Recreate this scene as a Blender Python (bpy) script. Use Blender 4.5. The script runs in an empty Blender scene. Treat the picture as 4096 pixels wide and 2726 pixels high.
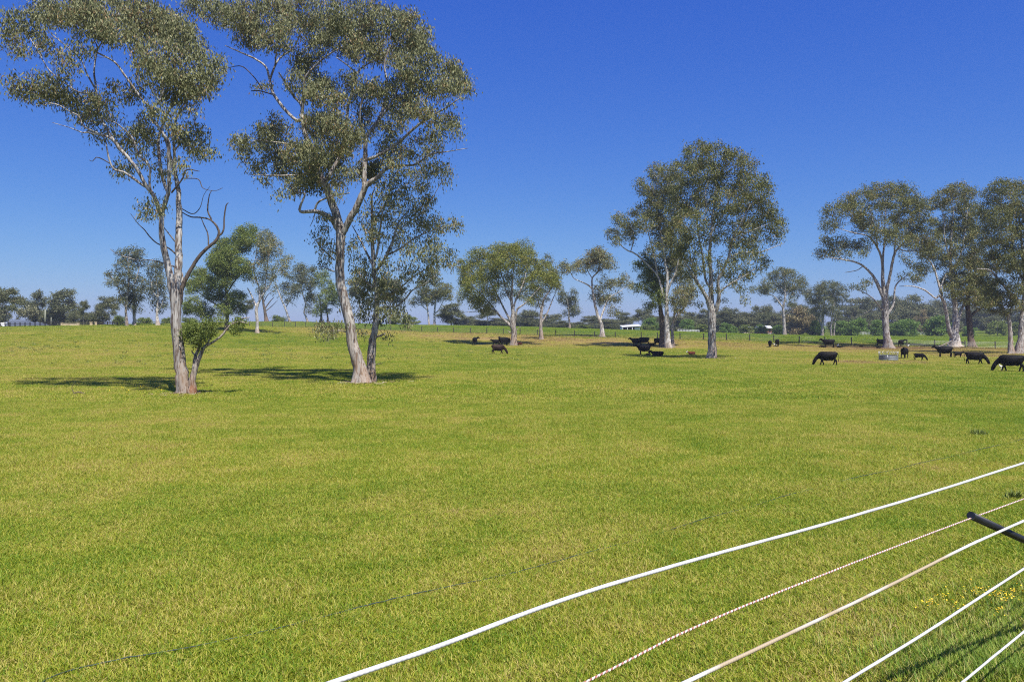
import bpy, bmesh, math, random
import numpy as np
from mathutils import Vector, Matrix

scene = bpy.context.scene
COL = scene.collection
RAD = math.radians

# ---------------------------------------------------------------- camera
F = 3186.0            # focal length in photo pixels (28 mm on 36 mm, 4096 px wide)
HX, HY = 2048.0, 1301.0
EYE = 4.0
cam_d = bpy.data.cameras.new('camera')
cam_d.lens = 28.0
cam_d.sensor_width = 36.0
cam_d.shift_y = -62.0 / 4096.0
cam_d.clip_start = 0.1
cam_d.clip_end = 8000.0
cam = bpy.data.objects.new('camera', cam_d)
cam.location = (0, 0, EYE)
cam.rotation_euler = (RAD(90), 0, 0)
COL.objects.link(cam)
scene.camera = cam

# ---------------------------------------------------------------- sky, sun, exposure
SUN_EL, SUN_AZ = RAD(62), RAD(152)
world = bpy.data.worlds.new('World')
scene.world = world
world.use_nodes = True
wn = world.node_tree.nodes
wl = world.node_tree.links
bg = wn['Background']
sky = wn.new('ShaderNodeTexSky')
sky.sky_type = 'NISHITA'
sky.sun_disc = False
sky.sun_elevation = SUN_EL
sky.sun_rotation = SUN_AZ
sky.altitude = 0.0
sky.air_density = 1.0
sky.dust_density = 0.3
sky.ozone_density = 3.0
# film response to the clear sky: one curve per channel
sep = wn.new('ShaderNodeSeparateColor')
com = wn.new('ShaderNodeCombineColor')
wl.new(sky.outputs['Color'], sep.inputs[0])
for ch, (g, a) in enumerate(((1.30, 0.185), (1.070, 0.368), (0.435, 2.07))):
    p = wn.new('ShaderNodeMath'); p.operation = 'POWER'; p.inputs[1].default_value = g
    q = wn.new('ShaderNodeMath'); q.operation = 'MULTIPLY'; q.inputs[1].default_value = a
    wl.new(sep.outputs[ch], p.inputs[0]); wl.new(p.outputs[0], q.inputs[0]); wl.new(q.outputs[0], com.inputs[ch])
wl.new(com.outputs[0], bg.inputs['Color'])
bg.inputs['Strength'].default_value = 0.10

sun_d = bpy.data.lights.new('sun', 'SUN')
sun_d.energy = 5.0
sun_d.angle = RAD(0.53)
sun_d.color = (1.0, 0.955, 0.88)
sun_o = bpy.data.objects.new('sun', sun_d)
sdir = Vector((math.sin(SUN_AZ) * math.cos(SUN_EL), math.cos(SUN_AZ) * math.cos(SUN_EL), math.sin(SUN_EL)))
sun_o.rotation_euler = (-sdir).to_track_quat('-Z', 'Y').to_euler()
sun_o.location = (20, -20, 60)
COL.objects.link(sun_o)

vs = scene.view_settings
scene.display_settings.display_device = 'sRGB'
vs.view_transform = 'Standard'
vs.look = 'None'
vs.exposure = 0.70
vs.gamma = 1.0
vs.use_curve_mapping = False
scene.cycles.max_bounces = 4
scene.cycles.transparent_max_bounces = 8
scene.cycles.use_denoising = False
scene.cycles.pixel_filter_type = 'BLACKMAN_HARRIS'
scene.cycles.filter_width = 1.15

# ---------------------------------------------------------------- helpers
def px(x, y, d):
    """photo pixel at depth d -> world point"""
    return np.array(((x - HX) / F * d, d, EYE - (y - HY) / F * d))


def tag(o, label=None, cat=None, group=None, kind=None):
    if label: o['label'] = label
    if cat: o['category'] = cat
    if group: o['group'] = group
    if kind: o['kind'] = kind
    return o


def empty(name, loc, rz=0.0):
    o = bpy.data.objects.new(name, None)
    o.location = loc
    o.rotation_euler = (0, 0, rz)
    o.empty_display_size = 0.3
    COL.objects.link(o)
    return o


def link(name, me, parent=None, mat=None, smooth=False):
    if mat is not None:
        me.materials.clear()
        me.materials.append(mat)
    if smooth:
        me.polygons.foreach_set('use_smooth', [True] * len(me.polygons))
    o = bpy.data.objects.new(name, me)
    COL.objects.link(o)
    if parent is not None:
        o.parent = parent
    return o


def mesh_np(name, V, Fc):
    """V (n,3), Fc (m,3) or (m,4) array"""
    V = np.asarray(V, dtype=np.float32)
    Fc = np.asarray(Fc, dtype=np.int32)
    k = Fc.shape[1]
    me = bpy.data.meshes.new(name)
    me.vertices.add(len(V))
    me.vertices.foreach_set('co', V.ravel())
    me.loops.add(Fc.size)
    me.loops.foreach_set('vertex_index', Fc.ravel())
    me.polygons.add(len(Fc))
    me.polygons.foreach_set('loop_start', np.arange(0, Fc.size, k, dtype=np.int32))
    me.polygons.foreach_set('loop_total', np.full(len(Fc), k, dtype=np.int32))
    me.update(calc_edges=True)
    return me


class MB:
    """collects mixed polygons for one mesh"""
    def __init__(self):
        self.v = []
        self.f = []

    def box(self, c, s, rz=0.0):
        cx, cy, cz = c
        hx, hy, hz = s[0] / 2, s[1] / 2, s[2] / 2
        ca, sa = math.cos(rz), math.sin(rz)
        n = len(self.v)
        for z in (-hz, hz):
            for (x, y) in ((-hx, -hy), (hx, -hy), (hx, hy), (-hx, hy)):
                self.v.append((cx + x * ca - y * sa, cy + x * sa + y * ca, cz + z))
        for q in ((3, 2, 1, 0), (4, 5, 6, 7), (0, 1, 5, 4), (1, 2, 6, 5), (2, 3, 7, 6), (3, 0, 4, 7)):
            self.f.append(tuple(n + i for i in q))
        return self

    def poly(self, pts, faces):
        n = len(self.v)
        self.v += [tuple(p) for p in pts]
        self.f += [tuple(n + i for i in q) for q in faces]
        return self

    def tube(self, pts, rads, k=8, cap=True):
        V, Q, caps = tube_arrays(np.asarray(pts, float), np.asarray(rads, float), k)
        n = len(self.v)
        self.v += [tuple(p) for p in V]
        self.f += [tuple(int(n + i) for i in q) for q in Q]
        if cap:
            self.f.append(tuple(n + i for i in range(k - 1, -1, -1)))
            m = len(V)
            self.f.append(tuple(n + m - k + i for i in range(k)))
        return self

    def build(self, name, mat, parent=None, smooth=False):
        me = bpy.data.meshes.new(name)
        me.from_pydata(self.v, [], self.f)
        me.update()
        return link(name, me, parent, mat, smooth)


def frames(P):
    T = np.gradient(P, axis=0)
    T /= np.linalg.norm(T, axis=1)[:, None] + 1e-9
    ref = np.array((0.31, 0.95, 0.05)) if abs(T[0] @ np.array((0.31, 0.95, 0.05))) < 0.9 else np.array((1.0, 0, 0))
    U = []
    u = ref - T[0] * (ref @ T[0])
    u /= np.linalg.norm(u)
    for t in T:
        u = u - t * (u @ t)
        nn = np.linalg.norm(u)
        u = u / nn if nn > 1e-6 else np.array((1.0, 0, 0))
        U.append(u)
    U = np.array(U)
    W = np.cross(T, U)
    return T, U, W


def tube_arrays(P, R, k=6, wob=None):
    T, U, W = frames(P)
    a = np.arange(k) * 2 * math.pi / k
    ca, sa = np.cos(a), np.sin(a)
    rr = R[:, None] * np.ones((1, k))
    if wob is not None:
        rr = rr * wob
    V = P[:, None, :] + rr[:, :, None] * (ca[None, :, None] * U[:, None, :] + sa[None, :, None] * W[:, None, :])
    V = V.reshape(-1, 3)
    n = len(P)
    i = np.arange(n - 1)[:, None] * k
    j = np.arange(k)[None, :]
    j2 = (j + 1) % k
    Q = np.stack((i + j, i + j2, i + k + j2, i + k + j), axis=-1).reshape(-1, 4)
    return V, Q, None


def smooth_path(P, step):
    """Catmull-Rom resample of rows (x,y,z,r...)"""
    P = np.asarray(P, float)
    if len(P) == 2:
        P = np.vstack((P[0], (P[0] + P[1]) / 2, P[1]))
    A = np.vstack((2 * P[0] - P[1], P, 2 * P[-1] - P[-2]))
    out = []
    for i in range(1, len(A) - 2):
        L = np.linalg.norm(A[i + 1, :3] - A[i, :3])
        n = max(2, int(L / step))
        for t in np.arange(n) / n:
            p0, p1, p2, p3 = A[i - 1], A[i], A[i + 1], A[i + 2]
            out.append(0.5 * ((2 * p1) + (-p0 + p2) * t + (2 * p0 - 5 * p1 + 4 * p2 - p3) * t * t + (-p0 + 3 * p1 - 3 * p2 + p3) * t ** 3))
    out.append(P[-1])
    return np.array(out)


def vnoise(X, Y, scale, seed=0):
    """2-D value noise 0..1"""
    x = np.asarray(X, float) / scale
    y = np.asarray(Y, float) / scale
    xi = np.floor(x).astype(np.int64)
    yi = np.floor(y).astype(np.int64)
    fx, fy = x - xi, y - yi
    fx, fy = fx * fx * (3 - 2 * fx), fy * fy * (3 - 2 * fy)

    def h(a, b):
        n = (a * 374761393 + b * 668265263 + seed * 974634777) & 0x7fffffff
        n = ((n ^ (n >> 13)) * 1274126177) & 0x7fffffff
        return ((n ^ (n >> 16)) & 0xffff) / 65535.0
    return (h(xi, yi) * (1 - fx) + h(xi + 1, yi) * fx) * (1 - fy) + (h(xi, yi + 1) * (1 - fx) + h(xi + 1, yi + 1) * fx) * fy


# ---------------------------------------------------------------- terrain
# photo pixels with their depth: the flat paddock, its rise to the left, the fence line and the far crest
CTRL = [(740, 1570, 47.4), (1440, 1530, 55.7), (2400, 1560, 49.2), (3600, 1560, 49.2), (4300, 1560, 49.2), (200, 1570, 47.4), (-300, 1560, 49),
        (-600, 1395, 100), (0, 1398, 100), (500, 1395, 103), (1029, 1385, 122), (1500, 1395, 122), (1990, 1415, 112), (2850, 1432, 97.5), (3315, 1461, 79.6), (4100, 1460, 80), (4600, 1460, 80),
        (-600, 1330, 130), (0, 1336, 128), (500, 1333, 132), (1029, 1332, 165), (1500, 1345, 165), (2051, 1381, 150), (2660, 1388, 142), (3200, 1388, 140), (3540, 1391, 139), (4060, 1424, 104), (4600, 1400, 125),
        (-600, 1312, 160), (0, 1309, 165), (250, 1306, 170), (500, 1303, 176), (740, 1299, 185), (1000, 1306, 215), (1270, 1308, 212), (1563, 1322, 203), (2080, 1338, 185), (2480, 1350, 172), (2815, 1359, 158), (3150, 1369, 150), (3700, 1387, 144), (4096, 1396, 140), (4700, 1400, 138),
        (800, 1294, 225), (1060, 1287, 245), (1300, 1291, 250), (1563, 1298, 275), (2080, 1307, 295), (2480, 1320, 305), (2815, 1331, 305), (3150, 1340, 300), (3700, 1345, 300), (4096, 1348, 295), (4700, 1350, 290),
        (-600, 1340, 240), (0, 1336, 240), (250, 1332, 245), (500, 1324, 260), (800, 1314, 300), (1300, 1310, 330), (2000, 1316, 380), (3000, 1330, 400), (3800, 1322, 430), (4300, 1312, 430)]
CP = np.array([px(*c) for c in CTRL] + [(x, y, 0.0) for x in (-60, -25, 0, 25, 60) for y in (-40, 0, 15, 30)])


def _tps(r):
    return np.where(r > 1e-9, r * r * np.log(r + 1e-9), 0.0)


_S = 100.0
_cx, _cy = CP[:, 0] / _S, CP[:, 1] / _S
_n = len(CP)
_K = _tps(np.hypot(_cx[:, None] - _cx[None], _cy[:, None] - _cy[None])) + np.eye(_n) * 0.004
_P = np.column_stack((np.ones(_n), _cx, _cy))
_M = np.block([[_K, _P], [_P.T, np.zeros((3, 3))]])
_W = np.linalg.solve(_M, np.concatenate((CP[:, 2], np.zeros(3))))

# the rope fence stands on a low bank that rises toward the camera
FT = np.array((0.766, 0.643))       # along the rope fence
FN = np.array((-0.643, 0.766))      # away from the camera
FD = 2.49                           # fence plane distance from the camera


def ground_z(X, Y):
    X = np.atleast_1d(np.asarray(X, float))
    Y = np.atleast_1d(np.asarray(Y, float))
    x, y = X / _S, Y / _S
    r = np.hypot(x[:, None] - _cx[None], y[:, None] - _cy[None])
    z = _tps(r) @ _W[:_n] + _W[_n] + _W[_n + 1] * x + _W[_n + 2] * y
    far = np.clip((np.hypot(X * 0.75, Y) - 420) / 260, 0, 1)
    far = far * far * (3 - 2 * far)
    z = z * (1 - far) + 1.0 * far
    z = np.clip(z, -3, 7)
    near = np.clip((60 - Y) / 25, 0, 1)
    z = z * (1 - near)
    s = FN[0] * X + FN[1] * Y
    b = np.clip((FD + 6.0 - s) / 7.5, 0, 1)
    z = z + 1.0 * b * b * (3 - 2 * b)
    z = z + (vnoise(X, Y, 7.0, 3) - 0.5) * 0.10 + (vnoise(X, Y, 1.7, 5) - 0.5) * 0.03
    return z


def gz(x, y):
    return float(ground_z(x, y)[0])


def hit(x, y, dmin=20.0, dmax=420.0, fallback=None):
    """first ground point behind a photo pixel"""
    d = np.concatenate((np.arange(dmin, 120, 0.25), np.arange(120, dmax, 0.5)))
    X = (x - HX) / F * d
    Z = EYE - (y - HY) / F * d
    below = Z <= ground_z(X, d)
    i = int(np.argmax(below)) if below.any() else -1
    if i < 0:
        dd = fallback or 250.0
        return np.array(((x - HX) / F * dd, dd, gz((x - HX) / F * dd, dd)))
    return np.array((X[i], d[i], gz(X[i], d[i])))


def at_depth(x, d):
    X = (x - HX) / F * d
    return np.array((X, d, gz(X, d)))


FENCE_PX = [(1000, 1306, 215), (1270, 1308, 212), (1563, 1322, 203), (2080, 1338, 185), (2480, 1350, 172), (2815, 1359, 158), (3150, 1369, 150), (3700, 1387, 144), (4096, 1396, 140), (4400, 1400, 138)]
FENCE = np.array([px(*c)[:2] for c in FENCE_PX])


def fence_y(X):
    return np.interp(X, FENCE[:, 0], FENCE[:, 1])


def dryness(X, Y):
    """0 lush .. 1 straw / bare"""
    X = np.asarray(X, float); Y = np.asarray(Y, float)
    d = 0.31 + 0.30 * (vnoise(X, Y, 45, 13) - 0.5)
    fy = fence_y(X)
    dist = fy - Y
    band = np.exp(-((dist - 12) / 22.0) ** 2) * np.clip((X + 75) / 30, 0, 1)
    d = d + 0.46 * band * (0.5 + 0.9 * vnoise(X, Y, 40, 14))
    beyond = np.clip((2 - dist) / 6, 0, 1) * np.clip((X + 75) / 30, 0, 1)
    d = d * (1 - beyond) + (0.04 + 0.25 * d) * beyond
    mid = np.clip((Y - 45) / 60, 0, 1) * np.clip((140 - Y) / 40, 0, 1)
    d = d + 0.12 * mid
    # worn ground round the feeder and under the trees by the fence
    for (fx, fyy, rr, aa) in ((37.8, 88.5, 4.5, .75), (65, 141, 9, .55), (80, 142, 8, .55), (66, 106, 6, .6), (27, 142, 5, .3), (0.3, 150, 5, .3)):
        d = d + aa * np.exp(-(((X - fx) / rr) ** 2 + ((Y - fyy) / (rr * 0.8)) ** 2))
    return np.clip(d, 0, 1.25)

# ---------------------------------------------------------------- materials
def new_mat(name):
    m = bpy.data.materials.new(name)
    m.use_nodes = True
    nt = m.node_tree
    return m, nt, nt.nodes, nt.links, nt.nodes['Principled BSDF']


def ramp(nodes, stops, interp='LINEAR'):
    r = nodes.new('ShaderNodeValToRGB')
    r.color_ramp.interpolation = interp
    els = r.color_ramp.elements
    while len(els) < len(stops):
        els.new(0.5)
    for e, (p, c) in zip(els, stops):
        e.position = p
        e.color = (*c, 1)
    return r


def plain(name, col, rough=0.8, metal=0.0, var=0.15, scale=6.0, bump=0.0):
    m, nt, N, L, B = new_mat(name)
    tc = N.new('ShaderNodeTexCoord')
    no = N.new('ShaderNodeTexNoise')
    no.inputs['Scale'].default_value = scale
    no.inputs['Detail'].default_value = 4
    L.new(tc.outputs['Object'], no.inputs['Vector'])
    lo = tuple(c * (1 - var) for c in col)
    hi = tuple(min(1, c * (1 + var)) for c in col)
    r = ramp(N, [(0.3, lo), (0.7, hi)])
    L.new(no.outputs['Fac'], r.inputs['Fac'])
    L.new(r.outputs['Color'], B.inputs['Base Color'])
    B.inputs['Roughness'].default_value = rough
    B.inputs['Metallic'].default_value = metal
    if bump:
        b = N.new('ShaderNodeBump')
        b.inputs['Strength'].default_value = bump
        b.inputs['Distance'].default_value = 0.02
        L.new(no.outputs['Fac'], b.inputs['Height'])
        L.new(b.outputs['Normal'], B.inputs['Normal'])
    return m


def grass_colour(nt, dry_socket, isl_socket):
    """lush green .. straw by dryness, speckled by blade"""
    N, L = nt.nodes, nt.links
    geo = N.new('ShaderNodeNewGeometry')
    def noise(scale, detail):
        n = N.new('ShaderNodeTexNoise')
        n.inputs['Scale'].default_value = scale
        n.inputs['Detail'].default_value = detail
        L.new(geo.outputs['Position'], n.inputs['Vector'])
        return n
    n1, n2 = noise(0.55, 4), noise(0.11, 4)
    a = N.new('ShaderNodeMath'); a.operation = 'MULTIPLY_ADD'
    a.inputs[1].default_value = 0.75; a.inputs[2].default_value = -0.375
    L.new(n1.outputs['Fac'], a.inputs[0])
    a2 = N.new('ShaderNodeMath'); a2.operation = 'MULTIPLY_ADD'
    a2.inputs[1].default_value = 0.8; a2.inputs[2].default_value = -0.40
    L.new(n2.outputs['Fac'], a2.inputs[0])
    s0 = N.new('ShaderNodeMath'); s0.operation = 'ADD'
    L.new(a.outputs[0], s0.inputs[0]); L.new(a2.outputs[0], s0.inputs[1])
    s = N.new('ShaderNodeMath'); s.operation = 'ADD'
    L.new(dry_socket, s.inputs[0]); L.new(s0.outputs[0], s.inputs[1])
    if isl_socket is not None:
        b = N.new('ShaderNodeMath'); b.operation = 'MULTIPLY_ADD'
        b.inputs[1].default_value = 0.78; b.inputs[2].default_value = -0.40
        L.new(isl_socket, b.inputs[0])
        s2 = N.new('ShaderNodeMath'); s2.operation = 'ADD'
        L.new(s.outputs[0], s2.inputs[0]); L.new(b.outputs[0], s2.inputs[1])
        s = s2
    r = ramp(N, [(0.0, (0.118, 0.222, 0.010)), (0.22, (0.218, 0.302, 0.013)), (0.46, (0.362, 0.366, 0.032)), (0.72, (0.500, 0.430, 0.110)), (0.90, (0.450, 0.325, 0.130)), (1.0, (0.250, 0.160, 0.070))])
    L.new(s.outputs[0], r.inputs['Fac'])
    return r.outputs['Color'], n1


def m_ground():
    m, nt, N, L, B = new_mat('field_ground')
    at = N.new('ShaderNodeAttribute'); at.attribute_name = 'dry'
    geo = N.new('ShaderNodeNewGeometry')
    no = N.new('ShaderNodeTexNoise'); no.inputs['Scale'].default_value = 6.0; no.inputs['Detail'].default_value = 8; no.inputs['Roughness'].default_value = 0.75
    L.new(geo.outputs['Position'], no.inputs['Vector'])
    c, n1 = grass_colour(nt, at.outputs['Fac'], no.outputs['Fac'])
    th = N.new('ShaderNodeMix'); th.data_type = 'RGBA'; th.blend_type = 'MULTIPLY'
    th.inputs['Factor'].default_value = 1.0
    L.new(c, th.inputs[6]); th.inputs[7].default_value = (0.46, 0.41, 0.42, 1)
    L.new(th.outputs[2], B.inputs['Base Color'])
    B.inputs['Roughness'].default_value = 0.95
    B.inputs['Specular IOR Level'].default_value = 0.15
    bp = N.new('ShaderNodeBump'); bp.inputs['Strength'].default_value = 0.5; bp.inputs['Distance'].default_value = 0.08
    L.new(no.outputs['Fac'], bp.inputs['Height'])
    L.new(bp.outputs['Normal'], B.inputs['Normal'])
    return m


def m_blade():
    m, nt, N, L, B = new_mat('grass_blade')
    at = N.new('ShaderNodeAttribute'); at.attribute_type = 'INSTANCER'; at.attribute_name = 'dry'
    geo = N.new('ShaderNodeNewGeometry')
    c, n1 = grass_colour(nt, at.outputs['Fac'], geo.outputs['Random Per Island'])
    L.new(c, B.inputs['Base Color'])
    B.inputs['Roughness'].default_value = 0.55
    B.inputs['Specular IOR Level'].default_value = 0.3
    tr = N.new('ShaderNodeBsdfTranslucent')
    L.new(c, tr.inputs['Color'])
    mx = N.new('ShaderNodeMixShader'); mx.inputs['Fac'].default_value = 0.35
    L.new(B.outputs[0], mx.inputs[1]); L.new(tr.outputs[0], mx.inputs[2])
    L.new(mx.outputs[0], N['Material Output'].inputs['Surface'])
    return m


def m_leaf(name, dark, mid, light, accent, acc=0.06, trans=0.30, gloss=0.58):
    m, nt, N, L, B = new_mat(name)
    geo = N.new('ShaderNodeNewGeometry')
    tc = N.new('ShaderNodeTexCoord')
    no = N.new('ShaderNodeTexNoise'); no.inputs['Scale'].default_value = 0.35; no.inputs['Detail'].default_value = 3
    L.new(tc.outputs['Object'], no.inputs['Vector'])
    a = N.new('ShaderNodeMath'); a.operation = 'MULTIPLY_ADD'
    a.inputs[1].default_value = 0.9; a.inputs[2].default_value = -0.45
    L.new(no.outputs['Fac'], a.inputs[0])
    s = N.new('ShaderNodeMath'); s.operation = 'ADD'; s.use_clamp = True
    L.new(geo.outputs['Random Per Island'], s.inputs[0]); L.new(a.outputs[0], s.inputs[1])
    r = ramp(N, [(0.0, dark), (0.45, mid), (0.92 - acc, light), (0.97, accent)])
    L.new(s.outputs[0], r.inputs['Fac'])
    L.new(r.outputs['Color'], B.inputs['Base Color'])
    B.inputs['Roughness'].default_value = gloss
    B.inputs['Specular IOR Level'].default_value = 0.32
    tr = N.new('ShaderNodeBsdfTranslucent')
    L.new(r.outputs['Color'], tr.inputs['Color'])
    mx = N.new('ShaderNodeMixShader'); mx.inputs['Fac'].default_value = trans
    L.new(B.outputs[0], mx.inputs[1]); L.new(tr.outputs[0], mx.inputs[2])
    L.new(mx.outputs[0], N['Material Output'].inputs['Surface'])
    return m


def m_bark(name, pale, grey, brown, streak=0.5, foot=(0.22, 0.15, 0.11), foot_h=3.0):
    """gum bark: pale skin, grey sheets, brown strips hanging lengthwise, rough darker foot"""
    m, nt, N, L, B = new_mat(name)
    tc = N.new('ShaderNodeTexCoord')
    mp = N.new('ShaderNodeMapping'); mp.inputs['Scale'].default_value = (2.6, 2.6, 0.55)
    L.new(tc.outputs['Object'], mp.inputs['Vector'])
    n1 = N.new('ShaderNodeTexNoise'); n1.inputs['Scale'].default_value = 1.0; n1.inputs['Detail'].default_value = 6; n1.inputs['Roughness'].default_value = 0.65
    L.new(mp.outputs[0], n1.inputs['Vector'])
    mp2 = N.new('ShaderNodeMapping'); mp2.inputs['Scale'].default_value = (7.5, 7.5, 0.9)
    L.new(tc.outputs['Object'], mp2.inputs['Vector'])
    n2 = N.new('ShaderNodeTexNoise'); n2.inputs['Scale'].default_value = 1.3; n2.inputs['Detail'].default_value = 5; n2.inputs['Distortion'].default_value = 0.6
    L.new(mp2.outputs[0], n2.inputs['Vector'])
    r1 = ramp(N, [(0.36, grey), (0.52, pale), (0.75, tuple(min(1, c * 1.12) for c in pale))])
    L.new(n1.outputs['Fac'], r1.inputs['Fac'])
    r2 = ramp(N, [(0.56 - 0.10 * streak, (0, 0, 0)), (0.66 - 0.08 * streak, (1, 1, 1))])
    L.new(n2.outputs['Fac'], r2.inputs['Fac'])
    mix = N.new('ShaderNodeMix'); mix.data_type = 'RGBA'
    L.new(r2.outputs['Color'], mix.inputs['Factor'])
    L.new(r1.outputs['Color'], mix.inputs[6]); mix.inputs[7].default_value = (*brown, 1)
    sp = N.new('ShaderNodeSeparateXYZ'); L.new(tc.outputs['Object'], sp.inputs[0])
    mr = N.new('ShaderNodeMapRange'); mr.inputs['From Min'].default_value = foot_h * 0.25; mr.inputs['From Max'].default_value = foot_h
    mr.inputs['To Min'].default_value = 0.75; mr.inputs['To Max'].default_value = 0.0
    L.new(sp.outputs['Z'], mr.inputs['Value'])
    mu = N.new('ShaderNodeMath'); mu.operation = 'MULTIPLY'
    r3 = ramp(N, [(0.35, (0, 0, 0)), (0.6, (1, 1, 1))]); L.new(n1.outputs['Fac'], r3.inputs['Fac'])
    L.new(mr.outputs[0], mu.inputs[0]); L.new(r3.outputs['Color'], mu.inputs[1])
    mix2 = N.new('ShaderNodeMix'); mix2.data_type = 'RGBA'
    L.new(mu.outputs[0], mix2.inputs['Factor'])
    L.new(mix.outputs[2], mix2.inputs[6]); mix2.inputs[7].default_value = (*foot, 1)
    L.new(mix2.outputs[2], B.inputs['Base Color'])
    B.inputs['Roughness'].default_value = 0.85
    B.inputs['Specular IOR Level'].default_value = 0.2
    bp = N.new('ShaderNodeBump'); bp.inputs['Strength'].default_value = 0.6; bp.inputs['Distance'].default_value = 0.04
    L.new(n2.outputs['Fac'], bp.inputs['Height'])
    L.new(bp.outputs['Normal'], B.inputs['Normal'])
    return m


def m_hide(name, col, sheen=0.5):
    m, nt, N, L, B = new_mat(name)
    tc = N.new('ShaderNodeTexCoord')
    no = N.new('ShaderNodeTexNoise'); no.inputs['Scale'].default_value = 3.0; no.inputs['Detail'].default_value = 4
    L.new(tc.outputs['Object'], no.inputs['Vector'])
    r = ramp(N, [(0.35, tuple(c * 0.7 for c in col)), (0.7, tuple(c * 1.5 for c in col))])
    L.new(no.outputs['Fac'], r.inputs['Fac'])
    L.new(r.outputs['Color'], B.inputs['Base Color'])
    B.inputs['Roughness'].default_value = 0.6
    B.inputs['Specular IOR Level'].default_value = sheen * 0.22
    return m, nt, N, L, B, tc, r


MAT = {}
MAT['ground'] = m_ground()
MAT['blade'] = m_blade()
MAT['leaf_gum'] = m_leaf('gum_leaf', (0.120, 0.130, 0.055), (0.190, 0.200, 0.085), (0.285, 0.290, 0.130), (0.300, 0.200, 0.090))
MAT['leaf_olive'] = m_leaf('gum_leaf_olive', (0.085, 0.096, 0.029), (0.145, 0.158, 0.044), (0.215, 0.224, 0.068), (0.280, 0.205, 0.080))
MAT['leaf_green'] = m_leaf('green_leaf', (0.085, 0.118, 0.022), (0.150, 0.195, 0.036), (0.225, 0.275, 0.055), (0.230, 0.216, 0.068), acc=0.02)
MAT['leaf_yellow'] = m_leaf('yellow_green_leaf', (0.088, 0.108, 0.019), (0.169, 0.196, 0.030), (0.290, 0.297, 0.054), (0.284, 0.230, 0.068), acc=0.02)
MAT['leaf_bright'] = m_leaf('young_leaf', (0.063, 0.121, 0.021), (0.127, 0.218, 0.037), (0.218, 0.333, 0.063), (0.230, 0.322, 0.069), acc=0.02)
MAT['leaf_far'] = m_leaf('far_leaf', (0.065, 0.078, 0.035), (0.119, 0.135, 0.059), (0.192, 0.205, 0.089), (0.230, 0.189, 0.095), acc=0.03)
MAT['leaf_dry'] = m_leaf('dry_leaf', (0.121, 0.110, 0.044), (0.209, 0.176, 0.077), (0.308, 0.253, 0.121), (0.330, 0.220, 0.110), acc=0.05)
MAT['leaf_flower'] = m_leaf('blossom_leaf', (0.055, 0.065, 0.020), (0.120, 0.130, 0.050), (0.450, 0.430, 0.240), (0.620, 0.600, 0.420), acc=0.2)
MAT['bark_pale'] = m_bark('pale_gum_bark', (0.44, 0.42, 0.39), (0.25, 0.24, 0.225), (0.13, 0.10, 0.08), 0.95)
MAT['bark_grey'] = m_bark('grey_gum_bark', (0.42, 0.395, 0.36), (0.235, 0.22, 0.20), (0.115, 0.085, 0.068), 0.95, (0.26, 0.17, 0.11), 4.5)
MAT['bark_dark'] = m_bark('dark_bark', (0.14, 0.115, 0.095), (0.09, 0.075, 0.062), (0.05, 0.038, 0.03), 0.5)
MAT['bark_red'] = m_bark('red_stem_bark', (0.42, 0.37, 0.31), (0.24, 0.20, 0.17), (0.10, 0.07, 0.05), 0.8, (0.27, 0.115, 0.055), 1.5)
MAT['bark_dead'] = m_bark('dead_branch_bark', (0.105, 0.082, 0.065), (0.065, 0.052, 0.042), (0.035, 0.027, 0.022), 0.4)
MAT['bark_white'] = m_bark('white_gum_bark', (0.56, 0.54, 0.50), (0.33, 0.315, 0.29), (0.18, 0.135, 0.105), 0.8, (0.34, 0.23, 0.16), 1.5)

# ---------------------------------------------------------------- ground sheet
def build_ground():
    ys = np.concatenate((np.arange(-40, 4, 2.0), np.arange(4, 30, 0.8), np.arange(30, 120, 2.0), np.arange(120, 440, 4.0), np.geomspace(440, 6000, 30)))
    u = np.linspace(-1, 1, 141)
    V, D = [], []
    for y in ys:
        half = max(40.0, abs(y) * 1.05 + 25)
        X = u * half
        Y = np.full_like(X, y)
        V.append(np.column_stack((X, Y, ground_z(X, Y))))
        D.append(dryness(X, Y))
    V = np.vstack(V); D = np.concatenate(D)
    n, k = len(ys), len(u)
    i = np.arange(n - 1)[:, None] * k; j = np.arange(k - 1)[None, :]
    Q = np.stack((i + j, i + j + 1, i + k + j + 1, i + k + j), -1).reshape(-1, 4)
    me = mesh_np('ground', V, Q)
    at = me.attributes.new('dry', 'FLOAT', 'POINT')
    at.data.foreach_set('value', D.astype(np.float32))
    o = link('ground', me, None, MAT['ground'], True)
    tag(o, 'wide green and straw coloured paddock ground rising gently to the skyline', kind='structure')


build_ground()

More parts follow.
